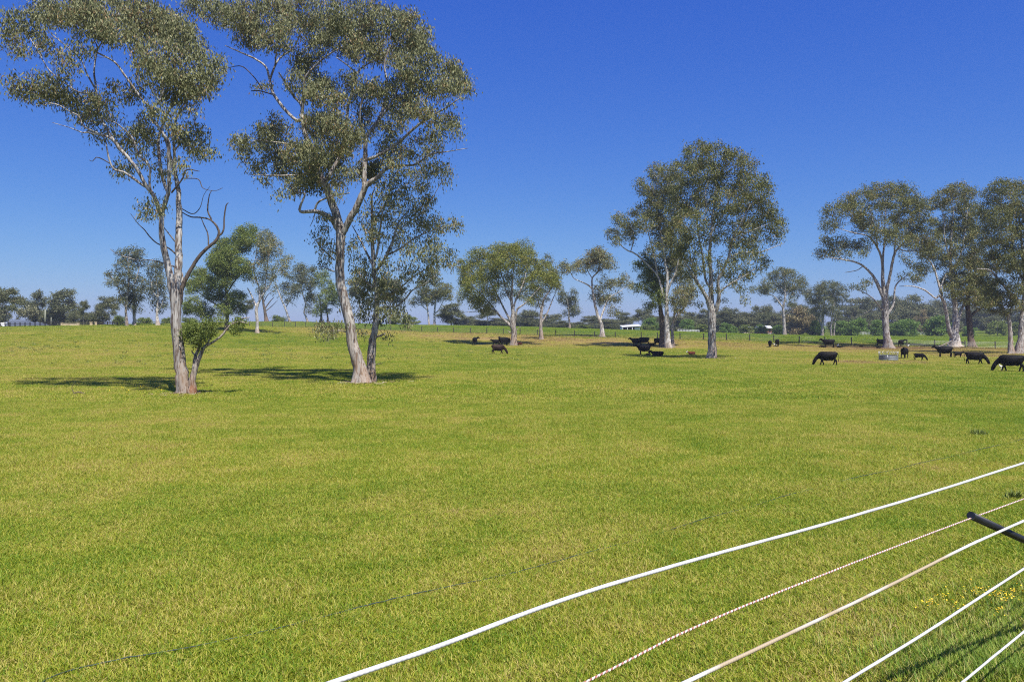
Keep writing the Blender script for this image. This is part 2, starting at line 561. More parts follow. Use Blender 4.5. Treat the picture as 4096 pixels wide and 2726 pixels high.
# ---------------------------------------------------------------- grass
def blade_patch(name, size, n, hmin, hmax, w, seed, seg=2, flat=0.5, clump=0):
    rng = np.random.default_rng(seed)
    P = (rng.uniform(-.5, .5, (n, 2)) + rng.uniform(-.5, .5, (n, 2))) * size * 0.62
    if clump:
        c = rng.uniform(-size / 2, size / 2, (clump, 2))
        pick = rng.integers(0, clump, n)
        m = rng.random(n) < 0.30
        P[m] = c[pick[m]] + rng.normal(0, size * 0.02 + 0.04, (m.sum(), 2))
    h = rng.uniform(hmin, hmax, n) * rng.uniform(0.5, 1.0, n)
    az = rng.uniform(0, 2 * math.pi, n)
    lean = rng.uniform(0.15, 1.0 + flat, n) * h
    dx, dy = np.cos(az), np.sin(az)
    sx, sy = -dy, dx
    tw = rng.normal(0, 0.6, n)
    sx, sy = sx * np.cos(tw) + dx * np.sin(tw), sy * np.cos(tw) + dy * np.sin(tw)
    ww = w * rng.uniform(0.6, 1.3, n)
    z0 = np.full(n, -0.012)
    A = np.column_stack((P[:, 0] - sx * ww / 2, P[:, 1] - sy * ww / 2, z0))
    B = np.column_stack((P[:, 0] + sx * ww / 2, P[:, 1] + sy * ww / 2, z0))
    M1 = np.column_stack((P[:, 0] + dx * lean * 0.35 - sx * ww * 0.42, P[:, 1] + dy * lean * 0.35 - sy * ww * 0.42, h * 0.62))
    M2 = np.column_stack((P[:, 0] + dx * lean * 0.35 + sx * ww * 0.42, P[:, 1] + dy * lean * 0.35 + sy * ww * 0.42, h * 0.62))
    T = np.column_stack((P[:, 0] + dx * lean, P[:, 1] + dy * lean, h))
    if seg == 2:
        V = np.stack((A, B, M2, M1, T), 1).reshape(-1, 3)
        i = np.arange(n)[:, None] * 5
        Fc = np.concatenate((i + np.array([[0, 1, 2]]), i + np.array([[0, 2, 3]]), i + np.array([[3, 2, 4]])), 1).reshape(-1, 3)
    else:
        V = np.stack((A, B, T), 1).reshape(-1, 3)
        i = np.arange(n)[:, None] * 3
        Fc = (i + np.array([[0, 1, 2]])).reshape(-1, 3)
    me = mesh_np(name, V, Fc)
    me.materials.append(MAT['blade'])
    return bpy.data.objects.new(name, me)


def build_grass():
    proto = bpy.data.collections.new('grass_sods')
    k = 0
    bands = []
    #          d0   d1   size  blades hmin  hmax  w     seg flat variants clump
    specs = [(5.0, 20.0, 1.0, 2200, 0.03, 0.10, 0.0095, 2, 1.1, 6, 22),
             (20.0, 42.0, 1.6, 2600, 0.03, 0.105, 0.015, 1, 1.1, 6, 22),
             (42.0, 85.0, 3.2, 3800, 0.035, 0.115, 0.027, 1, 1.0, 5, 26),
             (85.0, 150.0, 6.0, 5200, 0.035, 0.085, 0.042, 1, 0.9, 4, 26),
             (150.0, 330.0, 12.0, 6500, 0.04, 0.10, 0.08, 1, 0.8, 4, 26)]
    for bi, (d0, d1, size, n, h0, h1, w, seg, flat, nv, cl) in enumerate(specs):
        ids = []
        for q in range(nv):
            proto.objects.link(blade_patch('sod_%02d' % k, size * 1.7, int(n * 2.0), h0, h1, w, 100 + k, seg, flat, cl))
            ids.append(k)
            k += 1
        bands.append((d0, d1, size, ids))
    rng = np.random.default_rng(5)
    PT, RT, SC, IX = [], [], [], []
    for d0, d1, size, ids in bands:
        ys = np.arange(d0 + size / 2, d1 + size * 0.49, size)
        for y in ys:
            half = y * 0.643 * 1.06 + 2.5 + size
            xs = np.arange(-half, half, size)
            for x in xs:
                PT.append((x, y)); IX.append(ids[rng.integers(len(ids))])
                RT.append(rng.uniform(0, 2 * math.pi)); SC.append(rng.uniform(0.8, 1.25))
    PT = np.array(PT)
    Z = ground_z(PT[:, 0], PT[:, 1])
    e = 0.6
    gx = (ground_z(PT[:, 0] + e, PT[:, 1]) - ground_z(PT[:, 0] - e, PT[:, 1])) / (2 * e)
    gy = (ground_z(PT[:, 0], PT[:, 1] + e) - ground_z(PT[:, 0], PT[:, 1] - e)) / (2 * e)
    D = dryness(PT[:, 0], PT[:, 1])
    me = bpy.data.meshes.new('grass')
    me.vertices.add(len(PT))
    me.vertices.foreach_set('co', np.column_stack((PT, Z)).astype(np.float32).ravel())
    ca, sa = np.cos(RT), np.sin(RT)
    # tilt in the sod's own axes so that it lies on the slope
    tx = np.arctan(-gx * sa + gy * ca)
    ty = -np.arctan(gx * ca + gy * sa)
    rot = np.column_stack((tx, ty, RT)).astype(np.float32)
    a = me.attributes.new('rot', 'FLOAT_VECTOR', 'POINT'); a.data.foreach_set('vector', rot.ravel())
    a = me.attributes.new('tall', 'FLOAT', 'POINT'); a.data.foreach_set('value', np.array(SC, np.float32))
    a = me.attributes.new('dry', 'FLOAT', 'POINT'); a.data.foreach_set('value', D.astype(np.float32))
    a = me.attributes.new('pick', 'INT', 'POINT'); a.data.foreach_set('value', np.array(IX, np.int32))
    o = link('grass', me, None, MAT['blade'])
    tag(o, 'short grazed grass with yellow green and straw blades covering the paddock', 'grass', kind='stuff')
    ng = bpy.data.node_groups.new('grass_scatter', 'GeometryNodeTree')
    ng.interface.new_socket('Geometry', in_out='INPUT', socket_type='NodeSocketGeometry')
    ng.interface.new_socket('Geometry', in_out='OUTPUT', socket_type='NodeSocketGeometry')
    N, L = ng.nodes, ng.links
    gi = N.new('NodeGroupInput'); go = N.new('NodeGroupOutput')
    ci = N.new('GeometryNodeCollectionInfo')
    ci.inputs['Collection'].default_value = proto
    ci.inputs['Separate Children'].default_value = True
    ci.inputs['Reset Children'].default_value = True
    iop = N.new('GeometryNodeInstanceOnPoints')
    iop.inputs['Pick Instance'].default_value = True

    def named(nm, ty):
        n = N.new('GeometryNodeInputNamedAttribute'); n.data_type = ty; n.inputs['Name'].default_value = nm
        return [s for s in n.outputs if s.enabled and s.name == 'Attribute'][0]
    L.new(gi.outputs[0], iop.inputs['Points'])
    L.new(ci.outputs[0], iop.inputs['Instance'])
    L.new(named('pick', 'INT'), iop.inputs['Instance Index'])
    L.new(named('rot', 'FLOAT_VECTOR'), iop.inputs['Rotation'])
    cx = N.new('ShaderNodeCombineXYZ'); cx.inputs[0].default_value = 1; cx.inputs[1].default_value = 1
    L.new(named('tall', 'FLOAT'), cx.inputs[2])
    L.new(cx.outputs[0], iop.inputs['Scale'])
    L.new(iop.outputs[0], go.inputs[0])
    md = o.modifiers.new('scatter', 'NODES'); md.node_group = ng


build_grass()

# ---------------------------------------------------------------- trees
def limb_mesh(path, k, rng, flare=0.0, gnarl=0.10):
    """path rows x,y,z,r -> mesh of one tapered limb"""
    step = max(0.12, float(np.mean(path[:, 3])) * 1.3)
    S = smooth_path(path, step)
    n = len(S)
    P = S[:, :3].copy()
    R = np.maximum(S[:, 3], 0.004)
    if flare:
        h = P[:, 2] - P[0, 2]
        R = R * (1 + flare * np.exp(-np.maximum(h, 0) / 0.45))
    P[1:-1] += rng.normal(0, 0.035, (n - 2, 3)) * R[1:-1, None] * 2.0
    wob = 1 + gnarl * rng.normal(0, 1, (n, k)) * 0.6
    for i in range(1, n):
        wob[i] = 0.75 * wob[i - 1] + 0.25 * wob[i]
    if flare:
        a = np.arange(k) * 2 * math.pi / k
        h = P[:, 2] - P[0, 2]
        lob = 1 + 0.22 * np.exp(-np.maximum(h, 0) / 0.6)[:, None] * np.sin(a * 3 + rng.uniform(0, 6))[None]
        wob = wob * lob
    V, Q, _ = tube_arrays(P, R, k, wob)
    V = np.vstack((V, P[-1:] + (P[-1] - P[-2]) * 0.3))
    tip = len(V) - 1
    b = (n - 1) * k
    cap = [(b + j, b + (j + 1) % k, tip, tip) for j in range(k)]
    me = bpy.data.meshes.new('limb')
    faces = [tuple(int(i) for i in q) for q in Q] + [(c[0], c[1], c[2]) for c in cap]
    me.from_pydata([tuple(v) for v in V], [], faces)
    me.update()
    return me, P, R


def leaf_arrays(C, rng, per, rad, ln, wd, droop, fluff=0.8):
    """C clusters (n,3) -> leaf diamonds hanging round each"""
    n = len(C)
    cnt = rng.poisson(per, n) + 1
    idx = np.repeat(np.arange(n), cnt)
    m = len(idx)
    off = rng.normal(0, 1, (m, 3)) * np.array((1, 1, fluff)) * rad * 0.55
    P = C[idx] + off
    ax = rng.normal(0, 1, (m, 3))
    ax /= np.linalg.norm(ax, axis=1)[:, None]
    ax = ax * (1 - droop) + np.array((0, 0, -1.0)) * droop
    ax /= np.linalg.norm(ax, axis=1)[:, None] + 1e-6
    rv = rng.normal(0, 1, (m, 3))
    sd = np.cross(ax, rv)
    sd /= np.linalg.norm(sd, axis=1)[:, None] + 1e-6
    L = ln * rng.uniform(0.65, 1.25, m)[:, None]
    W = wd * rng.uniform(0.7, 1.25, m)[:, None]
    A = P
    T = P + ax * L
    nrm = np.cross(ax, sd)
    mid = P + ax * L * 0.42 + nrm * L * 0.06
    V = np.stack((A, mid + sd * W * 0.5, T, mid - sd * W * 0.5), 1).reshape(-1, 3)
    i = np.arange(m)[:, None] * 4
    Fc = np.concatenate((i + np.array([[0, 1, 2]]), i + np.array([[0, 2, 3]])), 1).reshape(-1, 3)
    return V, Fc


def grow(nodes, nrad, C, rng, step, rmax, sag=0.12, max_reach=1e9):
    """connect each cluster to the nearest wood; returns twig tubes"""
    cap = len(nodes) + len(C) * 14
    NP = np.zeros((cap, 3)); NR = np.zeros(cap)
    n = len(nodes)
    NP[:n] = nodes; NR[:n] = nrad
    d0 = np.array([np.min(np.linalg.norm(nodes - c, axis=1)) for c in C])
    Vs, Fs, base = [], [], 0
    for ci in np.argsort(d0):
        c = C[ci]
        D = NP[:n] - c
        d = np.sqrt((D * D).sum(1)) * (1 + 0.7 * (D[:, 2] > 0.2))
        j = int(np.argmin(d))
        a = NP[j]
        L = float(np.linalg.norm(c - a))
        if L < 0.05 or L > max_reach:
            continue
        k = int(min(8, max(3, L / step)))
        t = np.linspace(0, 1, k + 1)
        midp = (a + c) / 2 + np.array((0, 0, -sag * L)) + rng.normal(0, 0.09 * L, 3)
        P = ((1 - t) ** 2)[:, None] * a + (2 * t * (1 - t))[:, None] * midp + (t ** 2)[:, None] * c
        P[1:-1] += rng.normal(0, 0.03 * L, (k - 1, 3))
        r0 = min(NR[j] * 0.75, rmax, 0.008 + 0.010 * L)
        R = r0 * (1 - 0.72 * t)
        V, Q, _ = tube_arrays(P, R, 3)
        Vs.append(V); Fs.append(Q + base); base += len(V)
        if n + k < cap:
            NP[n:n + k] = P[1:]; NR[n:n + k] = R[1:]; n += k
    if not Vs:
        return None
    return np.vstack(Vs), np.vstack(Fs)


def ellipsoid_points(c, r, n, rng, shell=0.45):
    d = rng.normal(0, 1, (n, 3))
    d /= np.linalg.norm(d, axis=1)[:, None]
    u = rng.random(n) ** (1 / 3.0)
    u = shell * (0.75 + 0.25 * rng.random(n)) + (1 - shell) * u
    return c + d * r * u[:, None]


def assemble(name, label, group, base, limbs, blobs, leaf, bark, rng, *, per=26, crad=0.55, ln=0.2, wd=0.05, droop=0.62, gap=1.0,
             twig_r=0.03, cat='tree', bare=(), bark_of=None, rz=0.0, min_gap=0.5):
    """limbs: list of (n,4) arrays local to base; blobs: (centre, radii, density)"""
    root = empty(name, base, rz)
    tag(root, label, cat, group)
    nodes, nr = [], []
    for i, p in enumerate(limbs):
        rm = float(p[:, 3].max())
        k = 12 if rm > 0.2 else (9 if rm > 0.08 else 6)
        me, P, R = limb_mesh(np.asarray(p), k, rng, flare=0.10 if i == 0 else 0.0)
        bm_ = bark
        if bark_of and i in bark_of:
            bm_ = MAT[bark_of[i]]
        link('trunk' if i == 0 else 'limb', me, root, bm_, True)
        if i not in bare:
            keep = R < 0.13
            if keep.sum() < 3:
                keep = np.arange(len(P)) >= len(P) * 0.6
            nodes.append(P[keep]); nr.append(R[keep])
    nodes = np.vstack(nodes); nr = np.concatenate(nr)
    C = []
    for (c, r, dens) in blobs:
        vol = float(np.prod(np.maximum(r, 0.2))) ** (2 / 3.0)
        n = max(2, int(round(dens * 5.2 * vol / (crad * crad) * gap)))
        C.append(ellipsoid_points(np.asarray(c), np.asarray(r), n, rng))
    C = np.vstack(C)
    tw = grow(nodes, nr, C, rng, 0.45, twig_r)
    if tw is not None:
        me = mesh_np('twigs', tw[0], tw[1])
        o = link('twigs', me, root, bark, True)
        o['kind'] = 'stuff'
    V, Fc = leaf_arrays(C, rng, per, crad, ln, wd, droop)
    me = mesh_np('crown', V, Fc)
    o = link('crown', me, root, leaf)
    o['kind'] = 'stuff'
    return root


def photo_tree(name, label, group, base_px, depth, limbs_px, blobs_px, leaf, bark, seed, *, deep=3.0, spread=0.30, **kw):
    """limbs and leaf masses measured in photo pixels, given real depth behind and in front of the trunk"""
    rng = np.random.default_rng(seed)
    base = at_depth(base_px[0], depth)
    # let the foot sit in the ground exactly where the terrain is
    y_base = HY + (EYE - base[2]) * F / depth
    dy0 = y_base - base_px[1]
    limbs, pts2, dep = [], None, None
    for i, lp in enumerate(limbs_px):
        lp = np.asarray(lp, float)
        n = len(lp)
        q = lp[:, :2].copy()
        w = lp[:, 2]
        # vertical correction fades out with height above the foot
        q[:, 1] += dy0 * np.clip(1 - (base_px[1] - q[:, 1]) / 500.0, 0, 1)
        L = np.concatenate(([0], np.cumsum(np.hypot(*np.diff(q, axis=0).T))))
        Lm = L * depth / F
        if i == 0:
            off = np.zeros(n)
            off += (rng.uniform(-1, 1) * 0.05) * Lm
        else:
            d2 = np.hypot(pts2[:, 0] - q[0, 0], pts2[:, 1] - q[0, 1])
            j = int(np.argmin(d2))
            s0 = dep[j] if d2[j] < 60 else 0.0
            sg = rng.choice((-1, 1)) * rng.uniform(0.5, 1.0)
            off = s0 + sg * spread * Lm * (1 - 0.25 * L / max(L[-1], 1))
        P = np.array([px(q[m, 0], q[m, 1], depth + off[m]) for m in range(n)]) - base
        R = w * 0.5 * depth / F
        A = np.column_stack((P, R))
        if i == 0:
            A[0, 2] = min(A[0, 2], -0.15)
        limbs.append(A)
        # sample for joining later limbs
        t = np.linspace(0, L[-1], max(4, int(L[-1] / 6)))
        s2 = np.column_stack((np.interp(t, L, q[:, 0]), np.interp(t, L, q[:, 1])))
        o2 = np.interp(t, L, off)
        pts2 = s2 if pts2 is None else np.vstack((pts2, s2))
        dep = o2 if dep is None else np.concatenate((dep, o2))
    bl = np.array([b[:4] for b in blobs_px], float)
    x0, x1 = (bl[:, 0] - bl[:, 2]).min(), (bl[:, 0] + bl[:, 2]).max()
    y0, y1 = (bl[:, 1] - bl[:, 3]).min(), (bl[:, 1] + bl[:, 3]).max()
    blobs = []
    for b in blobs_px:
        cx, cy, rx, ry = b[:4]
        dens = b[4] if len(b) > 4 else 1.0
        u = ((cx - (x0 + x1) / 2) / ((x1 - x0) / 2 + 1)); v = (cy - (y0 + y1) / 2) / ((y1 - y0) / 2 + 1)
        room = math.sqrt(max(0.12, 1 - min(0.9, u * u * 0.8 + v * v * 0.5)))
        d2 = np.hypot(pts2[:, 0] - cx, pts2[:, 1] - cy)
        near = dep[int(np.argmin(d2))]
        off = 0.55 * near + rng.uniform(-1, 1) * deep * room
        off = float(np.clip(off, -deep * 1.3, deep * 1.3))
        d = depth + off
        s = d / F
        cx += rng.normal(0, 0.16) * rx
        cy += rng.normal(0, 0.28) * ry
        ry *= rng.uniform(1.05, 1.55)
        rx *= rng.uniform(0.85, 1.12)
        c = px(cx, cy, d) - base
        blobs.append((c, np.array((rx * s, (rx + ry) * 0.5 * s * 1.1, ry * s)), dens))
    return assemble(name, label, group, base, limbs, blobs, leaf, bark, rng, **kw)


# ---- two tall gums standing in the near paddock
A_LIMBS = [
    [(731, 1570, 60), (727, 1500, 52), (720, 1463, 49), (711, 1375, 43), (704, 1287, 40), (702, 1228, 38), (694, 1169, 37), (676, 1081, 27), (655, 993, 24), (646, 935, 22), (646, 864, 20)],
    [(700, 1190, 30), (706, 1134, 31), (714, 1052, 29), (714, 964, 27), (717, 876, 25), (714, 788, 20), (713, 759, 18), (697, 683, 16), (679, 625, 14), (667, 568, 13), (640, 514, 11)],
    [(646, 875, 17), (652, 836, 17), (673, 767, 16), (676, 683, 15), (673, 625, 14), (674, 568, 12), (638, 514, 11), (606, 472, 10), (604, 434, 9), (567, 396, 9), (525, 338, 8), (500, 303, 8), (459, 249, 7), (383, 207, 6), (354, 185, 4)],
    [(648, 870, 17), (617, 788, 16), (583, 740, 14), (556, 690, 14), (518, 637, 13), (479, 595, 13), (453, 560, 12), (422, 545, 9), (353, 530, 6), (330, 530, 5), (277, 510, 3), (211, 491, 2)],
    [(697, 683, 12), (697, 606, 11), (695, 549, 10), (709, 464, 8), (755, 396, 6), (800, 375, 4), (850, 350, 3)],
    [(673, 767, 13), (659, 740, 13), (644, 683, 13), (636, 606, 12), (636, 545, 11), (671, 453, 9), (717, 369, 7), (705, 300, 5), (690, 220, 4), (670, 130, 3)],
    [(422, 545, 8), (338, 507, 6), (315, 465, 6), (277, 445, 5), (238, 422, 5), (200, 413, 4), (179, 421, 3)],
    [(453, 560, 10), (395, 453, 9), (384, 365, 9), (383, 344, 8), (376, 287, 7), (383, 230, 6), (389, 191, 5), (364, 128, 4), (350, 70, 3)],
    [(378, 350, 7), (350, 300, 6), (325, 242, 5), (287, 204, 4), (249, 172, 4), (210, 140, 3)],
    [(384, 372, 7), (319, 370, 7), (268, 338, 7), (230, 312, 6), (191, 274, 5), (172, 242, 5), (128, 166, 4), (90, 120, 3)],
    [(617, 788, 11), (598, 759, 11), (544, 721, 10), (498, 690, 9), (460, 679, 8), (441, 652, 7), (430, 606, 6), (424, 568, 5)],
    [(605, 770, 10), (598, 732, 9), (598, 667, 8), (556, 618, 8), (529, 553, 7), (483, 507, 6), (453, 487, 5), (414, 472, 4)],
    [(604, 434, 8), (640, 400, 7), (650, 330, 6), (600, 250, 5), (560, 180, 4), (540, 100, 3)],
    [(383, 210, 6), (420, 150, 5), (460, 90, 4), (480, 40, 3)],
    [(709, 464, 7), (740, 430, 5), (770, 420, 3)],
    [(697, 606, 7), (730, 560, 5), (770, 565, 4), (815, 590, 3), (850, 600, 2)],
    # dead limbs
    [(703, 1265, 22), (720, 1199, 21), (728, 1146, 19), (764, 1076, 15), (799, 1023, 14), (834, 988, 13), (866, 958, 12), (875, 923, 10), (846, 882, 7), (805, 870, 6), (764, 867, 5), (730, 850, 4)],
    [(872, 945, 8), (893, 923, 7), (897, 870, 6), (904, 823, 5), (913, 811, 3)],
    [(834, 984, 6), (831, 935, 5), (816, 900, 4), (805, 872, 3)],
    [(846, 878, 6), (831, 841, 6), (837, 782, 4), (848, 760, 2)],
    [(728, 1130, 9), (728, 1095, 8), (705, 1070, 7), (652, 1052, 6), (605, 1040, 5), (552, 1040, 4), (511, 1029, 4), (470, 1017, 3), (441, 996, 2)],
    [(724, 1085, 7), (711, 1029, 6), (676, 993, 6), (629, 973, 5), (599, 946, 5), (576, 917, 4), (552, 894, 3), (523, 855, 2)],
    [(708, 976, 5), (676, 935, 5), (652, 905, 3)],
    [(686, 771, 7), (728, 717, 6), (747, 679, 5), (797, 685, 3)],
    [(736, 713, 4), (793, 717, 4), (812, 752, 3), (858, 763, 2), (889, 752, 2)],
    [(441, 655, 4), (410, 637, 4), (385, 629, 4), (370, 645, 3), (357, 640, 2)],
    [(720, 830, 4), (770, 855, 4), (800, 830, 3), (815, 780, 2), (840, 745, 1.5)],
]
A_DEAD = {i: 'bark_dead' for i in (16, 17, 18, 19, 23, 24, 25, 26)}
A_DEAD.update({2: 'bark_grey', 20: 'bark_grey', 21: 'bark_dead', 22: 'bark_grey'})
A_BLOBS = [(300, 30, 115, 55), (450, 35, 120, 60), (590, 50, 105, 60), (690, 105, 85, 55), (95, 90, 90, 45), (40, 140, 38, 32), (200, 40, 80, 45), (575, 100, 110, 50), (480, 100, 90, 45), (380, 95, 80, 40),
           (700, 160, 85, 45), (765, 195, 50, 40), (880, 250, 34, 22), (640, 215, 95, 45), (720, 258, 100, 55), (800, 305, 60, 50), (610, 290, 70, 45), (670, 355, 80, 40), (765, 380, 45, 30), (523, 355, 40, 24), (755, 445, 35, 16, .7), (850, 290, 35, 35),
           (50, 320, 32, 30), (108, 365, 48, 36), (190, 330, 60, 38), (225, 390, 65, 32), (255, 250, 34, 30, .5), (305, 400, 55, 34), (383, 420, 42, 42), (355, 475, 60, 28, .8), (447, 380, 45, 30, .5), (450, 455, 45, 30, .5), (405, 530, 52, 24, .7), (510, 530, 52, 30, .8),
           (575, 535, 46, 36), (578, 480, 22, 26), (770, 535, 62, 36), (822, 595, 40, 24), (730, 548, 26, 30), (475, 690, 22, 28), (505, 670, 26, 20, .7), (600, 640, 36, 50, .45), (640, 690, 26, 34, .6), (727, 663, 18, 20), (590, 838, 30, 36, .8), (640, 815, 20, 20, .8), (860, 610, 24, 12, .5),
           (330, 195, 62, 40, .55), (165, 180, 52, 38, .6), (265, 275, 30, 30, .5), (60, 190, 30, 30, .7), (430, 130, 70, 30, .7), (560, 170, 60, 30, .7), (650, 430, 50, 30, .7), (520, 590, 40, 24, .5), (690, 470, 40, 40, .5)]
photo_tree('gum_tree', 'tall forked gum leaning left with bare dead side branches, leftmost in the near paddock', 'gum trees in the near paddock', (731, 1568), 47.4, A_LIMBS, A_BLOBS,
           MAT['leaf_gum'], MAT['bark_grey'], 11, deep=4.2, spread=0.28, per=50, crad=0.50, ln=0.23, wd=0.074, droop=0.62, gap=1.3, bare=tuple(range(16, 27)), bark_of=A_DEAD)

A2_LIMBS = [
    [(766, 1560, 36), (768, 1520, 27), (772, 1490, 24), (781, 1463, 19), (799, 1416, 16), (816, 1381, 13), (846, 1363, 10), (887, 1334, 9), (916, 1299, 7), (951, 1281, 6), (998, 1287, 3)],
    [(772, 1492, 17), (777, 1450, 15), (783, 1410, 13), (796, 1375, 11), (781, 1334, 6), (768, 1320, 3)],
    [(905, 1310, 6), (930, 1285, 6), (963, 1269, 5), (998, 1263, 3)],
    [(816, 1381, 9), (835, 1355, 7), (850, 1325, 5), (835, 1300, 4), (810, 1290, 3)],
    [(783, 1412, 6), (770, 1400, 5), (767, 1390, 3)],
    [(788, 1368, 6), (770, 1365, 4), (745, 1368, 3)],
]
A2_BLOBS = [(746, 1330, 28, 32), (787, 1352, 26, 28), (765, 1310, 26, 20), (840, 1312, 30, 30, .9), (820, 1340, 22, 20, .8), (945, 1304, 18, 26), (870, 1285, 22, 14, .6), (962, 1290, 14, 12)]
photo_tree('sapling_tree', 'stunted red footed sapling bending right against the forked gum', None, (766, 1560), 47.0, A2_LIMBS, A2_BLOBS,
           MAT['leaf_green'], MAT['bark_red'], 12, deep=0.5, spread=0.2, per=46, crad=0.26, ln=0.13, wd=0.055, droop=0.3, gap=1.3)

B_LIMBS = [
    [(1446, 1530, 78), (1440, 1478, 52), (1430, 1440, 47), (1414, 1389, 45), (1400, 1302, 41), (1385, 1234, 40), (1365, 1159, 37), (1358, 1102, 36), (1359, 1044, 35), (1362, 975, 37), (1361, 925, 36), (1351, 872, 34), (1328, 815, 31), (1305, 746, 29), (1280, 702, 26), (1243, 600, 22), (1217, 520, 19), (1208, 459, 17)],
    [(1366, 940, 28), (1380, 912, 28), (1402, 872, 27), (1431, 820, 26), (1454, 763, 24), (1474, 734, 21), (1512, 708, 16), (1544, 676, 13), (1602, 663, 10), (1665, 657, 8), (1717, 619, 6), (1793, 606, 4), (1870, 593, 2)],
    [(1456, 760, 18), (1457, 700, 18), (1461, 619, 18), (1468, 542, 16), (1512, 485, 14), (1538, 415, 12), (1547, 332, 9), (1538, 255, 7), (1563, 179, 5)],
    [(1461, 640, 14), (1506, 625, 13), (1583, 580, 12), (1646, 523, 11), (1710, 472, 8), (1780, 434, 6), (1844, 389, 3)],
    [(1210, 480, 14), (1181, 478, 13), (1130, 427, 13), (1091, 370, 11), (1079, 319, 10), (1063, 268, 8), (1021, 236, 7), (964, 210, 6), (900, 182, 3)],
    [(1079, 319, 9), (1104, 255, 8), (1130, 223, 7), (1174, 191, 6), (1219, 96, 4)],
    [(1100, 262, 6), (1110, 160, 5), (1110, 96, 4)],
    [(1208, 459, 13), (1206, 421, 12), (1174, 383, 11), (1142, 332, 9), (1115, 290, 6)],
    [(1208, 459, 12), (1213, 408, 12), (1219, 319, 10), (1257, 268, 9), (1308, 223, 7), (1372, 185, 4)],
    [(1091, 378, 6), (1040, 364, 5), (1005, 364, 4)],
    [(1050, 362, 5), (1037, 338, 5), (1008, 300, 4), (964, 265, 4), (900, 274, 2)],
    [(1300, 740, 16), (1330, 680, 15), (1370, 600, 14), (1385, 510, 13), (1391, 434, 12), (1410, 360, 10), (1430, 290, 8), (1480, 250, 5)],
    [(1410, 360, 7), (1423, 300, 7), (1400, 270, 6), (1346, 230, 4)],
    [(1351, 915, 24), (1322, 872, 22), (1265, 846, 16), (1202, 846, 12), (1205, 815, 9), (1219, 775, 7), (1184, 769, 5), (1160, 740, 4)],
    [(1259, 842, 9), (1273, 809, 8), (1322, 786, 7), (1397, 772, 5)],
    [(1339, 1040, 6), (1293, 998, 5), (1259, 958, 3)],
    [(1339, 1086, 6), (1305, 1073, 5), (1288, 1062, 3)],
    [(1395, 1330, 6), (1360, 1322, 5), (1311, 1325, 4), (1285, 1335, 2)],
    [(1280, 702, 12), (1240, 690, 9), (1190, 700, 7), (1100, 702, 5), (1000, 698, 3)],
    [(1243, 600, 11), (1180, 580, 9), (1110, 570, 6), (1030, 560, 4), (985, 540, 2)],
    [(1512, 485, 9), (1560, 420, 8), (1600, 340, 6), (1640, 250, 5), (1650, 170, 3)],
    [(1468, 560, 9), (1440, 480, 8), (1450, 400, 6), (1490, 330, 5)],
    [(1262, 846, 4), (1252, 880, 3), (1240, 905, 2)],
]
B_BLOBS = [(964, 48, 75, 50), (1091, 60, 85, 55), (1219, 54, 85, 55), (1346, 48, 85, 55), (1474, 60, 85, 55), (1576, 80, 70, 52), (1646, 115, 55, 50), (1685, 165, 42, 42), (800, 20, 70, 35),
           (900, 60, 60, 45), (996, 118, 60, 38), (1123, 140, 65, 42), (1251, 140, 72, 45), (1378, 147, 72, 48), (1506, 160, 72, 48), (1621, 182, 62, 48), (1206, 225, 52, 40, .8), (1283, 195, 55, 40, .9), (1232, 255, 44, 36, .7),
           (1442, 210, 56, 42), (1538, 236, 64, 42), (1634, 255, 62, 48), (1704, 245, 44, 42), (1780, 278, 52, 34), (1844, 310, 38, 36), (1868, 357, 20, 28), (1717, 344, 62, 42), (1793, 370, 52, 36), (1602, 351, 62, 48), (1512, 344, 55, 42), (1410, 319, 52, 36, .8),
           (1283, 332, 55, 40), (1187, 319, 42, 32, .8), (1059, 357, 24, 20, .7), (1257, 383, 55, 40), (1359, 408, 55, 34), (1455, 395, 52, 42, .8), (1595, 421, 62, 36), (1697, 434, 60, 36), (1780, 472, 44, 30, .7), (1295, 466, 72, 36), (1346, 504, 70, 36), (1257, 510, 55, 40),
           (1474, 485, 42, 40, .7), (1563, 498, 52, 40, .8), (1729, 529, 52, 34, .8), (1806, 529, 30, 32, .8), (1110, 472, 30, 18, .6), (1123, 529, 44, 30, .8), (1059, 529, 36, 28, .8), (983, 568, 34, 32), (1059, 574, 48, 32), (977, 612, 30, 22, .7), (1091, 619, 62, 36),
           (1187, 587, 55, 40), (1257, 606, 55, 40), (1346, 574, 62, 42), (1423, 542, 44, 34), (1538, 574, 52, 40, .8), (1634, 587, 52, 34, .7), (1717, 574, 42, 30, .7), (1570, 644, 46, 26, .7), (1027, 672, 42, 22, .7), (1142, 672, 52, 30), (1219, 663, 52, 36), (1283, 657, 52, 36),
           (1461, 660, 60, 30), (1493, 692, 42, 26), (1187, 721, 46, 26, .8), (1257, 721, 40, 28), (1059, 718, 18, 20, .6), (1117, 778, 12, 16, .5), (1359, 714, 42, 32, .7), (1359, 638, 44, 40, .8), (1346, 765, 34, 22, .4), (1206, 748, 32, 18, .6),
           (1305, 981, 34, 28, .7), (1293, 924, 26, 32, .5), (1300, 1060, 18, 10, .5), (1322, 1325, 42, 20, .7), (1288, 1335, 24, 16, .6), (1368, 1297, 22, 16, .6), (1300, 880, 30, 20, .4), (1400, 690, 34, 26, .6)]
photo_tree('gum_tree', 'tallest gum with broad spreading crown and thick pale trunk beside a slimmer companion stem', 'gum trees in the near paddock', (1446, 1530), 55.6, B_LIMBS, B_BLOBS,
           MAT['leaf_gum'], MAT['bark_grey'], 21, deep=5.4, spread=0.30, per=52, crad=0.52, ln=0.24, wd=0.078, droop=0.62, gap=1.45, bark_of={9: 'bark_dead', 10: 'bark_dead', 22: 'bark_pale'}, bare=(9, 10, 22))

